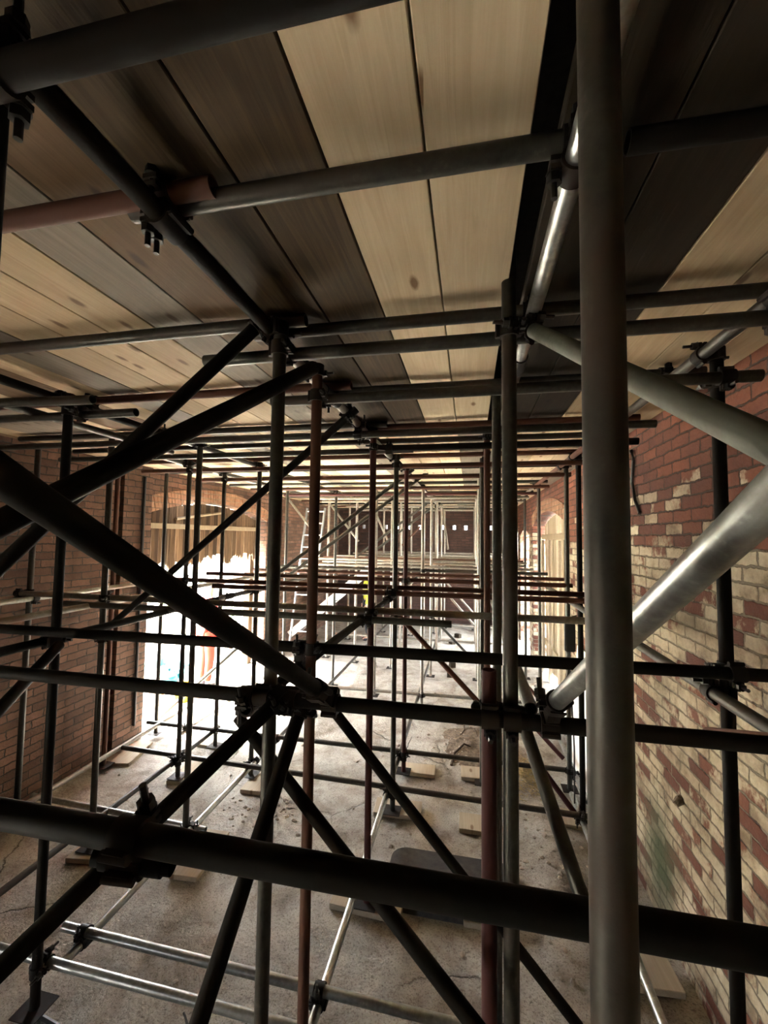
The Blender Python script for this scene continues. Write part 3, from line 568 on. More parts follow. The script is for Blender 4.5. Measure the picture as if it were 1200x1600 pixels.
('b12','diagonal_brace',(-0.661,4.98,3.387),(-2.389,5.1,2.111),'galv','upper tube of the brace pair crossing the far ladder','upper pair brace','scaffold pole',None),
('b13','diagonal_brace',(-0.564,5.7,3.456),(-2.547,5.8,2.023),'galv','lower tube of the brace pair crossing the far ladder','lower pair brace','scaffold pole',None),
('b14','diagonal_brace',(-0.784,8.49,3.3),(-2.421,8.5,2.068),'galv','upper far brace before the row of wall vents','upper vent brace','scaffold pole',None),
('b15','diagonal_brace',(-0.767,8.9,3.213),(-2.388,9,1.986),'galv','lower far brace before the row of wall vents','lower vent brace','scaffold pole',None),
('b16','diagonal_brace',(-1.261,11,2.844),(-1.847,11,2.25),'rust','short dark far brace near the far wall','far dark brace','scaffold pole',None),
('b17','diagonal_brace',(-0.747,4.11,1.882),(0.142,4.13,0.986),'rust','dark red brace falling right through the middle of the lower bays','red lower brace','scaffold pole',None),
('b18','diagonal_brace',(-0.734,7.98,1.14),(0.094,8,0.326),'galv','thin brace falling right, second of the lower far ones','second lower brace','scaffold pole',None),
('b19','diagonal_brace',(-0.757,9.39,1.655),(0.244,9.39,0.534),'pale','thin brace falling right, third of the lower far ones','third lower brace','scaffold pole',None),
('b20','diagonal_brace',(-0.758,10.79,1.648),(0.25,10.79,0.538),'pale','thin brace falling right, furthest of the lower far ones','furthest lower brace','scaffold pole',None),
('b21','diagonal_brace',(-3.978,8.645,3.453),(-3.409,8.645,2.781),'pale','short pale brace behind the far ladder','ladder brace','scaffold pole',None),
('b22','diagonal_brace',(-3.345,9.545,3.445),(-2.541,9.545,2.454),'pale','pale brace leaning right under the far deck, left of the vents','left vent brace','scaffold pole',None),
('b23','diagonal_brace',(-2.2,9.75,3.153),(-1.883,9.75,2.477),'pale','pale steep brace under the far deck among the vents','steep vent brace','scaffold pole',None),
('b24','diagonal_brace',(-0.691,10.6,3.414),(-0.488,9.8,2.308),'pale','pale strut leaning beside the two bright vents','vent strut','scaffold pole',None),
('b25','diagonal_brace',(0.753,5.2,0.405),(1.021,5.15,0.142),'red','red brace falling to the right wall foot, farther of two','far wall brace','scaffold pole',None),
('b26','diagonal_brace',(0.667,4.2,0.46),(0.985,4.1,0.082),'red','red brace falling to the right wall foot, nearer of two','near wall brace','scaffold pole',None),
('b27','diagonal_brace',(0.669,6.62,0.59),(0.998,6.62,0.241),'rust','short rusty brace before the boarded right doorway','boarded door brace','scaffold pole',None),
('b28','diagonal_brace',(-4.204,5,-0.214),(-4.535,6.4,-0.08),'galv','thin rising brace at the doorway sill','sill brace','scaffold pole',None),
('b29','diagonal_brace',(-4.675,5.2,-0.402),(-3.113,5.6,1.082),'galv','brace rising across the lower half of the bright doorway','doorway cross brace','scaffold pole',None),
('b31','diagonal_brace',(-1.963,1.739,2.03),(-1.757,1.27,1.853),'dark','short dark brace dropping to the left edge from the clamps on the dark pole','left edge brace','scaffold pole',None),
('b30','diagonal_brace',(0.973,2.034,1.783),(0.841,1.17,2.11),'rust','short rusty tube at the near whitewashed wall, level with the clamp rail','short wall tube','scaffold pole',None),
('stub','scaffold_tube',(-0.62,0.658,2.023),(-0.518,0.68,2.01),'dark','short black tube end clamped under the thick black guard rail','clamped tube end','scaffold pole',None),
]
COUPLED=[("uB0", "t0"), ("uB0", "s1"), ("uB0", "t1"), ("uB0", "b3"), ("uB1", "s2"), ("B1", "v0"), ("B1", "uB0"), ("B2", "v1"), ("B2", "uB1"), ("uB1", "s3"), ("uB1", "v2"), ("uB1", "s4"), ("B3", "uB1"), ("B3", "v3"), ("B4", "uB1"), ("B4", "v5"), ("B5", "uB1"), ("B6", "uB2"), ("uB1", "b4"), ("w0", "stub"), ("w1", "B1"), ("w1", "b1"), ("w1", "b5"), ("w1", "b6"), ("w1", "D1"), ("w1", "Dx"), ("w1", "b10"), ("w1", "lB0"), ("w2", "B2"), ("w2", "lB0"), ("w3", "B3"), ("w3", "lB0"), ("w4", "B3"), ("w5", "B4"), ("w5", "lB1"), ("w7", "B5"), ("w9", "B6"), ("D1", "v0"), ("D1", "b11"), ("uD0", "s2"), ("uD0", "s1"), ("D3", "uD1"), ("E0", "uE0"), ("E0", "v1"), ("uE0", "v0"), ("uE0", "s3"), ("E0", "lE0"), ("E0", "w2"), ("E2", "uE1"), ("E1", "uE1"), ("E3", "uE2"), ("A0", "uA0"), ("A0", "v21"), ("uA0", "v2"), ("uA0", "t3"), ("A0", "lA0"), ("A1", "uA1"), ("A1", "lA0"), ("A2", "uA1"), ("A2", "lA1"), ("A3", "uA1"), ("A3", "v7"), ("A3", "w8"), ("A4", "uA1"), ("A5", "uA2"), ("N0", "w4"), ("N0", "b4"), ("N1", "uN1"), ("N1", "v5"), ("N1", "lN0"), ("N1", "w6"), ("N2", "uN1"), ("N2", "lN1"), ("N2", "v6"), ("L0", "w4"), ("L0", "lL0"), ("fA0", "g0"), ("fA0", "g2"), ("A1", "g2"), ("fB0", "g0"), ("B3", "fB0"), ("N1", "g3"), ("N1", "fN0"), ("A2", "fA0"), ("fN1", "g4"), ("N2", "g4"), ("B4", "g3"), ("B4", "fB0"), ("B5", "g4"), ("B5", "fB1"), ("B6", "g5"), ("fA1", "g4"), ("E3", "g5"), ("E2", "g4"), ("fE1", "g4"), ("fE0", "g3"), ("b17", "B4"), ("b18", "B7"), ("b19", "B8"), ("b20", "B9"), ("A0", "g1"), ("uB2", "v11"), ("A6", "v11")]

# ------------------------------------------------------------------ scaffold tubes
RO, RI = .02415, .0202
tubes = {}
def tube_mesh(length, name):
    bm = bmesh.new(); n = 24; rings = []
    for r, z in ((RI, .12), (RI, 0), (RO, 0), (RO, length), (RI, length), (RI, length-.12)):
        rings.append([bm.verts.new((r*math.cos(2*PI*k/n), r*math.sin(2*PI*k/n), z)) for k in range(n)])
    for a, b in zip(rings, rings[1:]):
        for k in range(n): bm.faces.new((a[k], a[(k+1) % n], b[(k+1) % n], b[k]))
    return fix(bm)
for key, name, a, b, mat, label, tg, cat, grp in TUBES:
    a = Vector(a); b = Vector(b); d = b-a
    o = obj(name, tube_mesh(d.length, name), M[mat], smooth=True)
    x, y, z = frame_of(d)
    o.matrix_world = Matrix.Translation(a) @ Matrix((x, y, z)).transposed().to_4x4()
    tag(o, label, cat, {'scaffold_standard': 'upright scaffold poles', 'scaffold_ledger': 'long scaffold ledgers', 'scaffold_transom': 'tubes carrying the deck boards', 'scaffold_tie': 'level tie tubes', 'guard_rail': 'dark rails in the foreground', 'floor_tie': 'tubes lying across the floor', 'diagonal_brace': 'diagonal scaffold braces'}.get(name, 'short scaffold tubes'))
    tubes[key] = (a, b, tg, name, o)

# base plates under the posts that stand on the floor (part of each post)
def plate_bm():
    bm = bmesh.new(); add_box(bm, (-.075, -.075, -.006), (.075, .075, 0)); add_tube(bm, [(0, 0, 0), (0, 0, .05)], .0195, 12); return bm
pl0 = None
for key, (a, b, tg, name, o) in tubes.items():
    if name == 'scaffold_standard' and key != 'Dx':
        if pl0 is None: pl0 = obj('base_plate', plate_bm(), M['coupler'], o); c = pl0
        else: c = pl0.copy(); C.objects.link(c); c.parent = o
        c.matrix_parent_inverse = Matrix(); c.location = (0, 0, 0)

# ------------------------------------------------------------------ couplers
def saddle_bm():
    """Half of a coupler: a band round the tube (tube along local x, lug towards +z), flap and hinge."""
    bm = bmesh.new(); n = 22; w = .026
    prof = []
    for r in (.0248, .0315):
        for xx in (-w, w):
            prof.append([bm.verts.new((xx, r*math.sin(2*PI*k/n), r*math.cos(2*PI*k/n))) for k in range(n)])
    i0, i1, o0, o1 = prof
    for A, B in ((i1, i0), (i0, o0), (o0, o1), (o1, i1)):
        for k in range(n): bm.faces.new((A[k], A[(k+1) % n], B[(k+1) % n], B[k]))
    add_box(bm, (-.022, -.022, .0290), (.022, .022, .034))        # seat towards the other tube
    add_box(bm, (-.018, .028, -.014), (.018, .050, -.003))        # flap ears
    add_box(bm, (-.018, .028, .004), (.018, .050, .015))
    add_tube(bm, [(-.026, -.036, 0), (.026, -.036, 0)], .009, 10) # hinge pin
    add_box(bm, (-.020, -.040, -.010), (.020, -.028, .010))
    return fix(bm)
def bolt_bm():
    bm = bmesh.new()
    add_tube(bm, [(0, .041, .026), (0, .041, -.066)], .0068, 8)
    add_tube(bm, [(0, .041, -.016), (0, .041, -.034)], .0155, 6)
    add_tube(bm, [(0, .041, -.014), (0, .041, -.0165)], .017, 12)
    return fix(bm)
proto = {}
def coupler(ka, kb):
    A0, A1, ta, na, _ = tubes[ka]; B0, B1, tb, nb, _ = tubes[kb]
    u, v, w = A1-A0, B1-B0, A0-B0
    a_, b_, c_, d_, e_ = u.dot(u), u.dot(v), v.dot(v), u.dot(w), v.dot(w)
    den = a_*c_-b_*b_
    par = abs(den) < .08*a_*c_
    s = 0.3729 if par else 0
    if not par: s = (b_*e_-c_*d_)/den
    s = min(1-.03/u.length, max(.03/u.length, s))
    P = A0+u*s
    t = min(1-.03/v.length, max(.03/v.length, (P-B0).dot(v)/v.dot(v))); Q = B0+v*t
    d = Q-P; gap = d.length
    ctr = (P+Q)/2
    root = empty('scaffold_coupler', ctr, f'steel coupler clamping {ta} to {tb}', 'scaffold clamp', 'scaffold couplers')
    nrm = d.normalized() if gap > .02 else u.cross(v).normalized()
    for (pt, ax, sg) in ((P, u, 1), (Q, v, -1)):
        z = nrm*sg; x = ax.normalized() * (-1 if par and sg > 0 else 1); z = (z-x*z.dot(x)).normalized(); y = z.cross(x)
        # keep the bolts on the open side: upright or outward
        mw = Matrix.Translation(pt-ctr) @ Matrix((x, y, z)).transposed().to_4x4()
        if not proto:
            proto['s'] = obj('saddle', saddle_bm(), M['coupler'], smooth=True); proto['b'] = obj('bolt', bolt_bm(), M['bolt'], smooth=True)
            sd, bo = proto['s'], proto['b']
        else:
            sd, bo = proto['s'].copy(), proto['b'].copy(); C.objects.link(sd); C.objects.link(bo)
        sd.parent = root; bo.parent = root; sd.matrix_local = mw; bo.matrix_local = mw
    if gap > .066:                                              # longer swivel block where the tubes stand apart
        bm = bmesh.new(); x, y, z = frame_of(d); mt = Matrix((x, y, z)).transposed().to_4x4()
        add_box(bm, (-.019, -.019, -gap/2+.0325), (.019, .019, gap/2-.0325), mt); obj('swivel_block', bm, M['coupler'], root)
for ka, kb in COUPLED: coupler(ka, kb)
def sleeve(key, s, label):
    a, b, tg, name, o = tubes[key]; p = a.lerp(b, s); x, y, z = frame_of(b-a)
    root = empty('sleeve_coupler', p, label, 'scaffold clamp', 'tube joint sleeves')
    bm = bmesh.new(); n = 20; prof = []
    for r in (.0248, .0305):
        for zz in (-.075, .075): prof.append([bm.verts.new((r*math.cos(2*PI*k/n), r*math.sin(2*PI*k/n), zz)) for k in range(n)])
    for A, B in ((prof[1], prof[0]), (prof[0], prof[2]), (prof[2], prof[3]), (prof[3], prof[1])):
        for k in range(n): bm.faces.new((A[k], A[(k+1) % n], B[(k+1) % n], B[k]))
    add_box(bm, (.028, -.011, -.07), (.047, .011, .07))
    mt = Matrix((x, y, z)).transposed().to_4x4()
    sb = obj('sleeve', fix(bm), M['coupler'], root, smooth=True); sb.matrix_local = mt
    for q in (-.042, .042):
        bm = bmesh.new(); add_tube(bm, [(.038, -.026, q), (.038, .034, q)], .0068, 8); add_tube(bm, [(.038, .012, q), (.038, .025, q)], .0145, 6)
        bb = obj('bolt', fix(bm), M['bolt'], root, smooth=True); bb.matrix_local = mt
sleeve('uE0', .93, 'joint sleeve on the high ledger by the red brick wall')
sleeve('uB1', .15, 'joint sleeve on the centre ledger behind the black coupler knot')
sleeve('lA1', .02, 'joint sleeve on the lower ledger before the lit doorway')
sleeve('uD0', .97, 'joint sleeve where the shiny gap ledger meets the next length')

# ------------------------------------------------------------------ deck boards
ZB = EYE+.86
pitch = .2285
cols = []
x1 = .127
n = 0
while x1 > XL+.05:
    gapw = .055 if n == 4 else 0
    x1 -= gapw
    cols.append((max(XL+.012, x1-.2235), x1, 'left of', n)); x1 -= pitch; n += 1
x0 = .187; n = 0
while x0 < XR-.06:
    cols.append((x0, min(XR-.01, x0+.2235), 'right of', n)); x0 += pitch; n += 1
ORD = ['first', 'second', 'third', 'fourth', 'fifth', 'sixth', 'seventh', 'eighth', 'ninth', 'tenth', 'eleventh', 'twelfth', 'thirteenth', 'fourteenth', 'fifteenth', 'sixteenth', 'seventeenth', 'eighteenth', 'nineteenth', 'twentieth']
LEN = ['nearest length', 'second length', 'third length', 'far length']
near = {('left of', 0): 'wpale', ('left of', 1): 'wpale', ('left of', 2): 'wumber', ('left of', 3): 'wumber', ('left of', 4): 'wbrown', ('left of', 5): 'wgrey', ('left of', 6): 'wtan', ('left of', 7): 'wtan', ('left of', 8): 'wtan', ('left of', 9): 'wgrey', ('left of', 10): 'wtan', ('left of', 11): 'wbrown',
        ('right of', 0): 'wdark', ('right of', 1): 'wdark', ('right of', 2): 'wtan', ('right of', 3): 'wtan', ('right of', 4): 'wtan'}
CN = {'wpale': 'pale new', 'wtan': 'tan', 'wgrey': 'weathered grey', 'wbrown': 'brown', 'wdark': 'dark stained', 'wumber': 'umber brown'}
random.seed(11)
ends = [-.55, 3.30, 7.15, 11.0, Y1-.02]
for (xa, xb, side, n) in cols:
    for k in range(4):
        mt = near.get((side, n), random.choice(['wtan', 'wgrey', 'wpale', 'wbrown'])) if k == 0 else random.choice(['wpale', 'wpale', 'wtan', 'wpale', 'wtan', 'wgrey'])
        if k == 1 and side == 'left of' and n < 4: mt = ['wgrey', 'wpale', 'wpale', 'wpale'][n]
        L_ = ends[k+1]-ends[k]-.006
        bm = bmesh.new(); add_box(bm, (-(xb-xa)/2, 0, 0), ((xb-xa)/2, L_, .038)); bev(bm, .0025)
        o = obj('scaffold_board', bm, M[mt], loc=((xa+xb)/2, ends[k]+.003, ZB+random.uniform(0, .0015)))
        tag(o, f'{CN[mt]} deck board, {ORD[n]} {side} the dark gap, {LEN[k]}', 'scaffold board', 'deck boards overhead')

# ------------------------------------------------------------------ sole boards on the floor
soles = [(-3.02, 3.17, .23, .52, 8, 'beneath the wall row tube at left'), (-2.12, 3.20, .23, .50, 4, 'below the black rail left of centre'), (-2.97, 4.25, .23, .52, 3, 'under the first doorway post'),
 (-2.15, 4.30, .23, .55, 2, 'with a free end past the doorway bay'), (-3.86, 4.40, .23, .50, 12, 'at the foot of the brown brick pier'), (-3.02, 4.86, .23, .5, 86, 'lying across in the doorway light'),
 (-.70, 3.06, .50, .23, -2, 'under the centre row beside the dark slab'), (-.66, 4.10, .44, .23, 3, 'under the middle of the centre row, broad side on'), (-.55, 4.80, .36, .2, 1, 'further back under the centre row'),
 (.07, 3.26, .23, .48, 2, 'behind the poles under the gap, nearest'), (.06, 4.05, .3, .23, 0, 'behind the poles under the gap, second'), (.08, 4.82, .34, .23, 2, 'behind the poles under the gap, third'), (.98, 2.90, .40, .23, 4, 'at the foot of the whitewashed wall'),
 (.95, 4.25, .42, .23, -3, 'against the right wall by the red braces'), (-.28, 6.35, .12, .24, 14, 'small one tilted on the far floor')]
for i, (x, y, sx, sy, r, where) in enumerate(soles):
    bm = bmesh.new(); add_box(bm, (-sx/2, -sy/2, 0), (sx/2, sy/2, .038)); bev(bm, .003)
    z = ground(x, y)+.004
    o = obj('sole_board', bm, M['wsole'], loc=(x, y, z)); o.rotation_euler.z = math.radians(r)
    tag(o, f'pale sole board {where}', 'timber block', 'sole boards on the floor')
for i, (x, y) in enumerate([(-.36, 8.15), (-.34, 8.75), (-.42, 10.6), (-.3, 11.3), (-1.9, 8.3)]):
    bm = bmesh.new(); add_box(bm, (-.05, -.08, 0), (.05, .08, .10)); bev(bm, .004)
    o = obj('timber_offcut', bm, M['wdark'], loc=(x, y, ground(x, y)-.002)); o.rotation_euler.z = .3*i
    tag(o, f'small dark timber offcut on the far floor, {ORD[i]} from the camera', 'timber block', 'dark offcuts on the far floor')

# ------------------------------------------------------------------ floor litter
bm = bmesh.new()                                         # dark slab with rounded corners, half behind the black rail
def rounded(x0, y0, x1, y1, r, n=6):
    pts = []
    for cx, cy, a0 in ((x1-r, y1-r, 0), (x0+r, y1-r, 90), (x0+r, y0+r, 180), (x1-r, y0+r, 270)):
        pts += [(cx+r*math.cos(math.radians(a0+90*k/n)), cy+r*math.sin(math.radians(a0+90*k/n))) for k in range(n+1)]
    return pts
p = rounded(-.55, -.26, .40, .26, .12)
A = [bm.verts.new((x, y, 0)) for x, y in p]; B = [bm.verts.new((x*.985, y*.97, .085)) for x, y in p]
bm.faces.new(A[::-1]); bm.faces.new(B)
for i in range(len(p)): bm.faces.new((A[i], A[(i+1) % len(p)], B[(i+1) % len(p)], B[i]))
tag(obj('dark_slab', fix(bm), M['slabdark'], loc=(-.06, 3.30, ground(-.06, 3.3)-.01)), 'dark slab with rounded corners on the floor behind the black rail', 'slab')

random.seed(21)
def pebble(bm, x, y, z, s):
    r = bmesh.ops.create_icosphere(bm, subdivisions=1, radius=s)['verts']
    k = Vector((random.uniform(.7, 1.3), random.uniform(.7, 1.3), random.uniform(.45, .8)))
    for v in r: v.co = Vector((x, y, z)) + Vector(a*b for a, b in zip(v.co, k))*random.uniform(.8, 1.2)
bm = bmesh.new()
for i in range(520):
    if i < 190: x, y = random.gauss(.08, .35), random.gauss(5.45, .5)
    elif i < 300: x, y = random.gauss(.62, .28), random.gauss(3.7, .7)
    elif i < 350: x, y = random.gauss(-1.85, .22), random.gauss(3.8, .1)
    else: x, y = random.uniform(-3.9, 1.1), random.uniform(2.0, 9)
    if not (XL+.1 < x < XR-.1) or any(abs(x-q[0]) < q[2]/2+.08 and abs(y-q[1]) < q[3]/2+.08 for q in soles) or (abs(x-.6) < .3 and abs(y-4.95) < .45) or (x > .9 and 4.2 < y < 5.6) or (x < -1.3 and y < 2.3): continue
    pebble(bm, x, y, ground(x, y)+.002, random.uniform(.005, .024))
o = obj('rubble_crumbs', bm, M['rubble']); tag(o, 'crumbs of mortar and dry mud scattered over the dusty floor', 'rubble', kind='stuff')
bm = bmesh.new()
for i in range(420):
    x, y = random.gauss(.60, .10), random.gauss(4.95, .17); a = random.uniform(0, PI); l = random.uniform(.02, .06)
    z = ground(x, y)+random.uniform(.0, .05)*math.exp(-((x-.6)/.12)**2-((y-4.95)/.2)**2)+.004
    dx, dy = math.cos(a)*l, math.sin(a)*l
    add_tube(bm, [(x-dx, y-dy, z), (x+dx, y+dy, z+random.uniform(-.004, .012))], .0028, 4)
o = obj('straw_heap', bm, M['straw']); tag(o, 'small heap of pale straw on the floor by the leaning brace', 'straw', kind='stuff')
bm = bmesh.new(); n, rows_ = 44, 9; rr = []
for j in range(rows_+1):
    q = j/rows_; ring = []
    for k in range(n):
        a = 2*PI*k/n; w_ = 1+.35*mn.noise(Vector((math.cos(a)*1.6, math.sin(a)*1.6, 7)))
        x = .12+math.cos(a)*.42*q*w_; y = 5.5+math.sin(a)*.62*q*w_
        h = .016*(1-q*q)*(1+1.5*mn.noise(Vector((x*9, y*9, 2)))) - .004*(q > .95)
        ring.append(bm.verts.new((x, y, ground(x, y)+.004+max(-.004, h))))
    rr.append(ring)
for A, B in zip(rr, rr[1:]):
    for k in range(n):
        if A is rr[0] and False: pass
        bm.faces.new((A[k], A[(k+1) % n], B[(k+1) % n], B[k]))
bmesh.ops.remove_doubles(bm, verts=bm.verts[:], dist=1e-5)
tag(obj('mud_patch', fix(bm), M['soil'], smooth=True), 'patch of dried brown mud on the floor beside the poles under the gap', 'mud', kind='stuff')
bm = bmesh.new(); add_tube(bm, [(XR+.02, 3.02, .985), (XR-.02, 3.0, .985), (XR-.045, 2.99, .965)], [.03, .026, .018], 8)  # added dark stub in place of a dark hole in the brickwork
tag(obj('hole_stand_in', fix(bm), M['soil']), 'dark stub standing in for a hole in the whitewashed wall', 'wall hole stand-in')
def root_piece(name, pts, r, label, mat='root', cat='debris'):
    P = [Vector((x, y, ground(x, y)+z)) for x, y, z in pts]; out = []
    for a, b in zip(P, P[1:]):
        for k in range(4): out.append(a.lerp(b, k/4))
    out.append(P[-1]); bm = bmesh.new(); n = len(out)
    for q in out: q += Vector((random.uniform(-.004, .004), random.uniform(-.004, .004), 0))
    add_tube(bm, out, [r*(1-.6*i/n) for i in range(n)], 7)
    return tag(obj(name, fix(bm), M[mat], smooth=True), label, cat)
root_piece('dead_root', [(-.17, 6.05, .012), (-.08, 5.98, .03), (-.06, 5.8, .022), (-.12, 5.62, .012)], .014, 'curled dead root lying on the mud patch')
root_piece('dead_root', [(-.20, 4.95, .014), (-.17, 5.15, .03), (-.06, 5.28, .035), (.03, 5.3, .02)], .017, 'bent dead root nearest the camera on the mud patch')
root_piece('dead_root', [(.02, 5.95, .012), (.06, 5.75, .04), (.10, 5.6, .02)], .012, 'short dead root beside the poles at the mud patch')
root_piece('wire_scrap', [(-.75, 5.15, .02), (-.72, 5.2, .10), (-.70, 5.3, .14)], .006, 'thin twist of wire standing at a floor clamp', 'cable')
root_piece('hose', [(-2.35, 2.02, .01), (-1.9, 1.95, .012), (-1.55, 2.0, .014), (-1.42, 2.1, .02), (-1.50, 2.16, .03)], .012, 'black hose curving over the floor in the bottom left corner', 'cable', 'hose')

# ------------------------------------------------------------------ left doorway: hoarding under the arch, post, lamp
XH = XL-.20
t = empty('hanging_hoarding', (XH, 6.48, EYE-.45), 'ragged old timber hoarding hanging under the doorway arch', 'hoarding')
random.seed(5)
yk = LA[0]+.02; k = 0
def arch_z(o, y):
    a, b, sp, ap = o; h = ap-sp; w = (b-a)/2; R = (w*w+h*h)/(2*h); return ap-R+math.sqrt(max(0, R*R-(y-(a+b)/2)**2))
while yk < LA[1]-.1:
    w = random.uniform(.09, .17); ztop = arch_z(LA, yk+w/2)-random.uniform(.0, .015)
    zb = EYE-.42+random.uniform(-.09, .07)
    bm = bmesh.new(); n = 7; ww = w-.004
    prof = [(0, ztop)] + [(ww, ztop)] + [(ww*(1-i/n), zb+random.uniform(-.05, .05)) for i in range(n+1)]
    prism(bm, [(yk-6.48+a, z-(EYE-.45)) for a, z in prof], 'x', 0, .02)
    o = obj('slat', fix(bm), M['wold'], t, loc=(random.uniform(0, .012), 0, 0)); yk += w; k += 1
for z, hh in ((EYE+.07, .075),):
    bm = bmesh.new(); add_box(bm, (.034, LA[0]+.01-6.48, z-(EYE-.45)), (.075, LA[1]-.2-6.48, z+hh-(EYE-.45))); bev(bm, .004)
    tag(obj('cross_rail', bm, M['wlight'], t), 'pale cross rail')
bm = bmesh.new(); add_tube(bm, [(.06, 5.55-6.48, .67), (.06, 6.75-6.48, .83)], .022, 8); tag(obj('raking_batten', bm, M['wlight'], t), 'pale raking batten')
bm = bmesh.new(); add_box(bm, (-.07, -.07, 0), (.07, .07, 2.95)); bev(bm, .008)
tag(obj('timber_post', bm, M['wold'], loc=(XL-.28, 7.98, -.02)), 'weathered timber post at the far side of the bright doorway', 'post')
r = empty('festoon_lamp', (XL+.10, 5.72, EYE+.40), 'small blue-white lamp glowing at the crown of the brick arch', 'lamp')
bm = bmesh.new(); bmesh.ops.create_uvsphere(bm, u_segments=14, v_segments=10, radius=.026); obj('bulb', bm, M['glow'], r, smooth=True)
bm = bmesh.new(); add_tube(bm, [(0, 0, .022), (0, 0, .07)], .018, 10); obj('lamp_holder', bm, M['black'], r)
bm = bmesh.new(); add_tube(bm, [(0, 0, .07), (-.05, .02, .10), (-.10, .02, .10)], .006, 6); obj('cord', bm, M['cable'], r)
bm = bmesh.new(); add_tube(bm, [(XL+.075, 4.66, .2), (XL+.075, 4.66, 3.3)], .018, 8); tag(obj('conduit_pipe', bm, M['black']), 'black conduit pipe running up the brick pier by the doorway', 'pipe')

# ------------------------------------------------------------------ right archway: boarded door
XD = XR+.22
t = empty('boarded_door', (XD, 7.67, 0), 'tall door of pale vertical boards under the right arch', 'door')
yk = RA[0]+.03; random.seed(8)
while yk < RA[1]-.12:
    w = random.choice([.14, .16, .18]); bm = bmesh.new(); z1 = arch_z(RA, yk+w/2)-.02; z0 = random.uniform(.04, .16)
    prism(bm, [(yk-7.67, z0), (yk+w-.016-7.67, z0), (yk+w-.016-7.67, z1), (yk-7.67, z1)], 'x', 0, .025)
    obj('board', fix(bm), M['wlight'] if random.random() < .6 else M['wsole'], t); yk += w
for z in (.5, EYE-.02):
    bm = bmesh.new(); add_box(bm, (-.05, RA[0]+.03-7.67, z), (-.003, RA[1]-.03-7.67, z+.10)); bev(bm, .004); obj('ledge_rail', bm, M['wlight'], t)
for y in (6.5, 7.3, 8.2, 8.9):
    bm = bmesh.new(); add_box(bm, (-.10, -.05, 0), (-.052, .05, 2.55)); bev(bm, .004); obj('post', bm, M['wsole'], t, loc=(0, y-7.67, 0))

# white sheet leaning at the right wall
bm = bmesh.new(); add_box(bm, (0, -.42, 0), (.014, .42, 1.35)); bev(bm, .002)
o = obj('plasterboard_sheet', bm, M['sheet'], loc=(1.125, 4.93, ground(1.12, 4.9)+.004)); o.rotation_euler = (0, math.radians(5), math.radians(2))
tag(o, 'white plasterboard sheet leaning on the right wall beside the thickest pole', 'board')
# black box on the wall row
t = empty('junction_box', (.90, 4.21, EYE-.90), 'black junction box hung on a pole before the boarded door', 'electrical box')
bm = bmesh.new(); add_box(bm, (-.045, -.04, -.13), (.045, .015, .13)); bev(bm, .008, 2); obj('housing', bm, M['black'], t)
bm = bmesh.new(); add_tube(bm, [(0, 0, -.13), (.01, 0, -.5), (.03, 0, -1.0), (.03, .02, -1.66)], .007, 6); obj('cable', bm, M['cable'], t)
bm = bmesh.new(); add_tube(bm, [(0, .012, .12), (.03, .015, .18), (.069, .02, .19)], .008, 6); obj('hook', bm, M['bolt'], t)
# cable hanging on the red brick
bm = bmesh.new(); pts = [(XR-.014, 3.80, EYE+.70), (XR-.016, 3.66, EYE+.705), (XR-.018, 3.62, EYE+.62), (XR-.018, 3.66, EYE+.45), (XR-.018, 3.60, EYE+.30), (XR-.016, 3.52, EYE+.20)]
add_tube(bm, pts, .013, 8); tag(obj('wall_cable', fix(bm), M['cable'], smooth=True), 'black cable hanging down the red brick of the right wall', 'cable')

# ------------------------------------------------------------------ ladder and stair in the far bays
def ladder(loc, top, width, n, label):
    a = Vector(loc); b = Vector(top); t = empty('ladder', a, label, 'ladder'); d = b-a
    side = Vector((1, 0, 0))
    for s in (0, width):
        bm = bmesh.new(); x, y, z = frame_of(d); mt = Matrix.Translation(side*s) @ Matrix((x, y, z)).transposed().to_4x4()
        add_box(bm, (-.033, -.015, 0), (.033, .015, d.length), mt); obj('stile', bm, M['alu'], t)
    for i in range(n):
        p = d*((i+.7)/n); bm = bmesh.new(); add_tube(bm, [p, p+side*width], .016, 8); obj('rung', bm, M['alu'], t)
ladder((-3.92, 8.88, .012), (-3.62, 9.05, EYE+.62), .42, 12, 'aluminium ladder standing up to the deck in the far left bay')
t = empty('stair_flight', (-4.0, 9.15, 0.02), 'bright aluminium stair flight rising through the far bays', 'stairs')
a, b = Vector((-.02, 0, .30)), Vector((1.98, .05, 2.0))
for yo in (0, .55):
    bm = bmesh.new(); x, y, z = frame_of(b-a); mt = Matrix.Translation(a+Vector((0, yo, 0))) @ Matrix((x, y, z)).transposed().to_4x4()
    add_box(bm, (-.02, -.075, 0), (.02, .075, (b-a).length), mt); obj('stringer', bm, M['alu'], t)
for i in range(8):
    p = a.lerp(b, (i+.5)/8); bm = bmesh.new(); add_box(bm, (p.x-.10, .03, p.z-.012), (p.x+.10, .53, p.z+.012)); obj('tread', bm, M['alu'], t)
for x_ in (0, .5):
    bm = bmesh.new(); add_tube(bm, [(x_, 0, -.02), (x_, 0, .30+x_*.85)], .02, 8); obj('leg', bm, M['alu'], t)

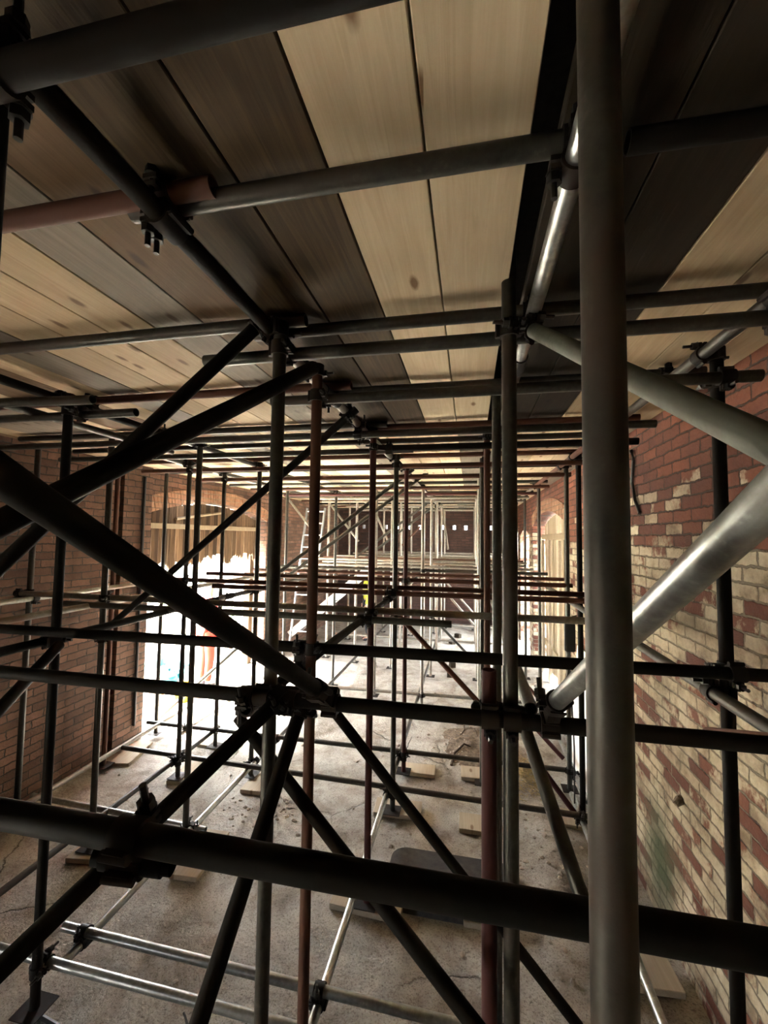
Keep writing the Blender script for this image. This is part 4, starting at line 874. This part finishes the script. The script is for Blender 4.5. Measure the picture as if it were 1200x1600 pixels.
# ------------------------------------------------------------------ people
def skin_obj(name, joints, edges, mat, parent=None, sub=2):
    ks = list(joints); me = bpy.data.meshes.new(name)
    me.from_pydata([joints[k][0] for k in ks], [(ks.index(a), ks.index(b)) for a, b in edges], [])
    o = bpy.data.objects.new(name, me); C.objects.link(o)
    md = o.modifiers.new('skin', 'SKIN'); md.use_smooth_shade = True
    if not me.skin_vertices: me.attributes.new('skin', 'FLOAT', 'POINT')
    sv = me.skin_vertices[0].data
    for i, k in enumerate(ks):
        r = joints[k][1]; sv[i].radius = (r, r) if not isinstance(r, tuple) else r; sv[i].use_root = (i == 0)
    o.modifiers.new('sub', 'SUBSURF').levels = sub; o.modifiers['sub'].render_levels = sub
    dg = bpy.context.evaluated_depsgraph_get(); m2 = bpy.data.meshes.new_from_object(o.evaluated_get(dg))
    o.modifiers.clear(); o.data = m2; m2.materials.clear(); m2.materials.append(mat)
    for p in m2.polygons: p.use_smooth = True
    if parent is not None: o.parent = parent
    return o
def person(loc, rz, label, top_mat, leg_mat, pose):
    J = {'pelvis': ((0, 0, .95), .12), 'waist': ((0, .0, 1.10), .115), 'chest': ((0, 0, 1.32), .135), 'neckb': ((0, 0, 1.47), .075), 'neck': ((0, -.01, 1.53), .055), 'jaw': ((0, -.02, 1.60), .072), 'head': ((0, -.01, 1.67), .088), 'crown': ((0, 0, 1.74), .066), 'nose': ((0, -.105, 1.645), .014)}
    E = [('pelvis', 'waist'), ('waist', 'chest'), ('chest', 'neckb'), ('neckb', 'neck'), ('neck', 'jaw'), ('jaw', 'head'), ('head', 'crown'), ('head', 'nose')]
    for s, c in ((-1, 'l'), (1, 'r')):
        J.update({'hip'+c: ((.09*s, 0, .90), .095), 'knee'+c: ((.10*s, -.02, .50), .062), 'ank'+c: ((.11*s, .02, .09), .042), 'toe'+c: ((.12*s, -.14, .035), .034),
                  'sho'+c: ((.18*s, 0, 1.42), .062), 'elb'+c: ((.26*s, .0, 1.13), .042), 'wri'+c: ((.29*s, -.07, .90), .029), 'palm'+c: ((.295*s, -.09, .84), .031)})
        E += [('pelvis', 'hip'+c), ('hip'+c, 'knee'+c), ('knee'+c, 'ank'+c), ('ank'+c, 'toe'+c), ('neckb', 'sho'+c), ('sho'+c, 'elb'+c), ('elb'+c, 'wri'+c), ('wri'+c, 'palm'+c)]
    for k, v in pose.items(): J[k] = (v, J[k][1])
    for s, c in ((-1, 'l'), (1, 'r')):
        p = Vector(J['palm'+c][0]); w = Vector(J['wri'+c][0]); d = (p-w).normalized(); sd = Vector((0, 1, 0)); sd = (sd-d*sd.dot(d)).normalized(); nn = d.cross(sd)
        for i, (off, ln) in enumerate(((-.026, .062), (-.009, .072), (.009, .066), (.026, .052))):
            a_, b_ = p+d*.035+sd*off, p+d*(.035+ln*.55)+sd*off+nn*.006*s
            J[f'f{i}a{c}'] = (tuple(a_), .0095); J[f'f{i}b{c}'] = (tuple(b_), .009); J[f'f{i}c{c}'] = (tuple(p+d*(.03+ln)+sd*off+nn*.02*s), .008)
            E += [('palm'+c, f'f{i}a{c}'), (f'f{i}a{c}', f'f{i}b{c}'), (f'f{i}b{c}', f'f{i}c{c}')]
        J['tha'+c] = (tuple(p-sd*.036+d*.0), .011); J['thb'+c] = (tuple(p-sd*.05+d*.035), .009); E += [('palm'+c, 'tha'+c), ('tha'+c, 'thb'+c)]
    body = skin_obj('person', J, E, M['skin']); body.location = loc; body.rotation_euler.z = rz; tag(body, label, 'person')
    def shell(name, keys, grow, mat, cut=None):
        jj = {k: (J[k][0], J[k][1]+grow) for k in keys}
        if cut:
            for k, (p, r) in cut.items(): jj[k] = (p, r)
        ee = [(a, b) for a, b in E if a in jj and b in jj]
        return skin_obj(name, jj, ee, mat, body)
    shell('jacket', ['pelvis', 'waist', 'chest', 'neckb', 'shol', 'elbl', 'wril', 'shor', 'elbr', 'wrir'], .022, top_mat)
    shell('trousers', ['pelvis', 'hipl', 'kneel', 'ankl', 'hipr', 'kneer', 'ankr'], .018, leg_mat)
    for c in 'lr':
        q = skin_obj('boot', {'a': (J['ank'+c][0], .056), 'h': (tuple(Vector(J['ank'+c][0])-Vector((0, 0, .045))), .05), 't': (J['toe'+c][0], .043)}, [('a', 'h'), ('h', 't')], M['navy'], body)
    bm = bmesh.new(); bmesh.ops.create_uvsphere(bm, u_segments=20, v_segments=12, radius=.118)
    hc = Vector(J['head'][0])+Vector((0, 0, .045))
    for v in bm.verts: v.co.z = max(v.co.z*1.0, -.005); v.co += hc
    obj('helmet', bm, M['helmet'], body, smooth=True)
    for z in (1.14, 1.28):
        f = Vector(J['waist'][0]).lerp(Vector(J['chest'][0]), (z-1.10)/.22); bm = bmesh.new(); n = 24; rr = []
        for dz in (-.022, .022): rr.append([bm.verts.new((f.x+.168*math.cos(2*PI*k/n), f.y+.165*math.sin(2*PI*k/n), f.z+dz)) for k in range(n)])
        for k in range(n): bm.faces.new((rr[0][k], rr[0][(k+1) % n], rr[1][(k+1) % n], rr[1][k]))
        obj('reflective_band', bm, M['reflect'], body, smooth=True)
    return body
person((-4.42, 6.62, -.01), math.radians(150), 'person in orange hi-vis work clothes standing in the bright doorway', M['orange'], M['orange'], {'wril': (-.40, -.14, .78), 'elbl': (-.34, -.03, 1.05), 'palml': (-.42, -.17, .73)})
person((-2.50, 10.45, .0), math.radians(-70), 'person in yellow hi-vis jacket and dark trousers far inside the building', M['yellow'], M['navy'], {})

# ------------------------------------------------------------------ yard seen through the doorway
def blob(name, loc, size, mat, label, cat, seed=0, rough=.18):
    bm = bmesh.new(); bmesh.ops.create_icosphere(bm, subdivisions=4, radius=1)
    for v in bm.verts:
        q = v.co.copy(); k = 1+rough*mn.noise(q*1.6+Vector((seed, 0, 0)))+rough*.4*mn.noise(q*5+Vector((0, seed, 0)))
        if q.z < -.35: q.z = -.35
        v.co = Vector((q.x*size[0]*k, q.y*size[1]*k, (q.z+.35)*size[2]*k))
    return tag(obj(name, bm, mat, smooth=True, loc=loc), label, cat)
GZ = -.065
blob('tarpaulin', (-5.75, 6.95, GZ), (.55, .35, .22), M['teal'], 'crumpled teal tarpaulin on the ground outside the doorway', 'tarpaulin', 1, .5)
blob('bulk_bag', (-7.6, 9.4, GZ), (.5, .5, .62), M['bagwhite'], 'white bulk bag standing in the yard beyond the tarpaulin', 'bag', 2)
blob('bulk_bag', (-5.0, 5.75, GZ), (.40, .36, .36), M['bagwhite'], 'white sack slumped just outside the doorway sill', 'bag', 3)
t = empty('bucket', (-4.40, 6.02, GZ), 'yellow plastic bucket near the doorway sill', 'bucket')
bm = bmesh.new(); n = 24; pr = [(.0, 0), (.11, 0), (.145, .27), (.152, .275), (.152, .29), (.138, .29), (.106, .012), (0, .012)]
rr = [[bm.verts.new((r_*math.cos(2*PI*k/n), r_*math.sin(2*PI*k/n), z_)) for k in range(n)] for r_, z_ in pr[1:-1]]
for A, B in zip(rr, rr[1:]):
    for k in range(n): bm.faces.new((A[k], A[(k+1) % n], B[(k+1) % n], B[k]))
bm.faces.new(rr[0][::-1]); bm.faces.new(rr[-1]); obj('pail', fix(bm), M['plasticy'], t, smooth=True)
bm = bmesh.new(); add_tube(bm, [(.15*math.cos(PI*k/10), .03, .28-.09*math.sin(PI*k/10)) for k in range(11)], .004, 6); obj('handle', bm, M['black'], t)
random.seed(3)
def shrub(loc, h, w, label):
    t = empty('shrub', loc, label, 'shrub', 'green shrubs in the yard'); bm = bmesh.new()
    for i in range(5):
        a = random.uniform(0, 2*PI); add_tube(bm, [(0, 0, 0), (math.cos(a)*w*.25, math.sin(a)*w*.25, h*.5), (math.cos(a)*w*.5, math.sin(a)*w*.5, h*.9)], [.02, .014, .006], 6)
    obj('stem', bm, M['root'], t); bm = bmesh.new()
    for i in range(900):
        v = Vector((random.gauss(0, .33), random.gauss(0, .33), random.uniform(.05, 1))); p = Vector((v.x*w, v.y*w, v.z*h))
        q = Euler((random.uniform(0, 6), random.uniform(0, 6), random.uniform(0, 6))).to_matrix(); s = random.uniform(.03, .06)
        f = [bm.verts.new(p+q @ Vector(c)*s) for c in ((-1, 0, 0), (0, -.45, .1), (1.2, 0, 0), (0, .45, .1))]; bm.faces.new(f)
    tag(obj('foliage', bm, M['leaf'], t), kind='stuff')
shrub((-6.2, 9.9, GZ), .9, .8, 'green shrub in the yard near the timber post')
shrub((-9.6, 11.6, GZ), 2.2, 1.6, 'taller green shrub further out in the yard')
# white panelled building across the yard
t = empty('yard_building', (-17, 14, -.1), 'pale building across the yard beyond the doorway', 'building')
bm = bmesh.new(); add_box(bm, (-4, -9, 0), (0, 9, 3.6)); obj('wall', bm, M['bagwhite'], t)
bm = bmesh.new(); prism(bm, [(-4.3, 3.6), (.3, 3.6), (-2, 5.0)], 'y', -9.2, 9.2); obj('roof', fix(bm), M['roof'], t)
for y in (-6, -3, 0, 3, 6):
    bm = bmesh.new(); add_box(bm, (.003, y-.5, 1.1), (.05, y+.5, 2.4)); f = obj('window', bm, M['alu'], t)
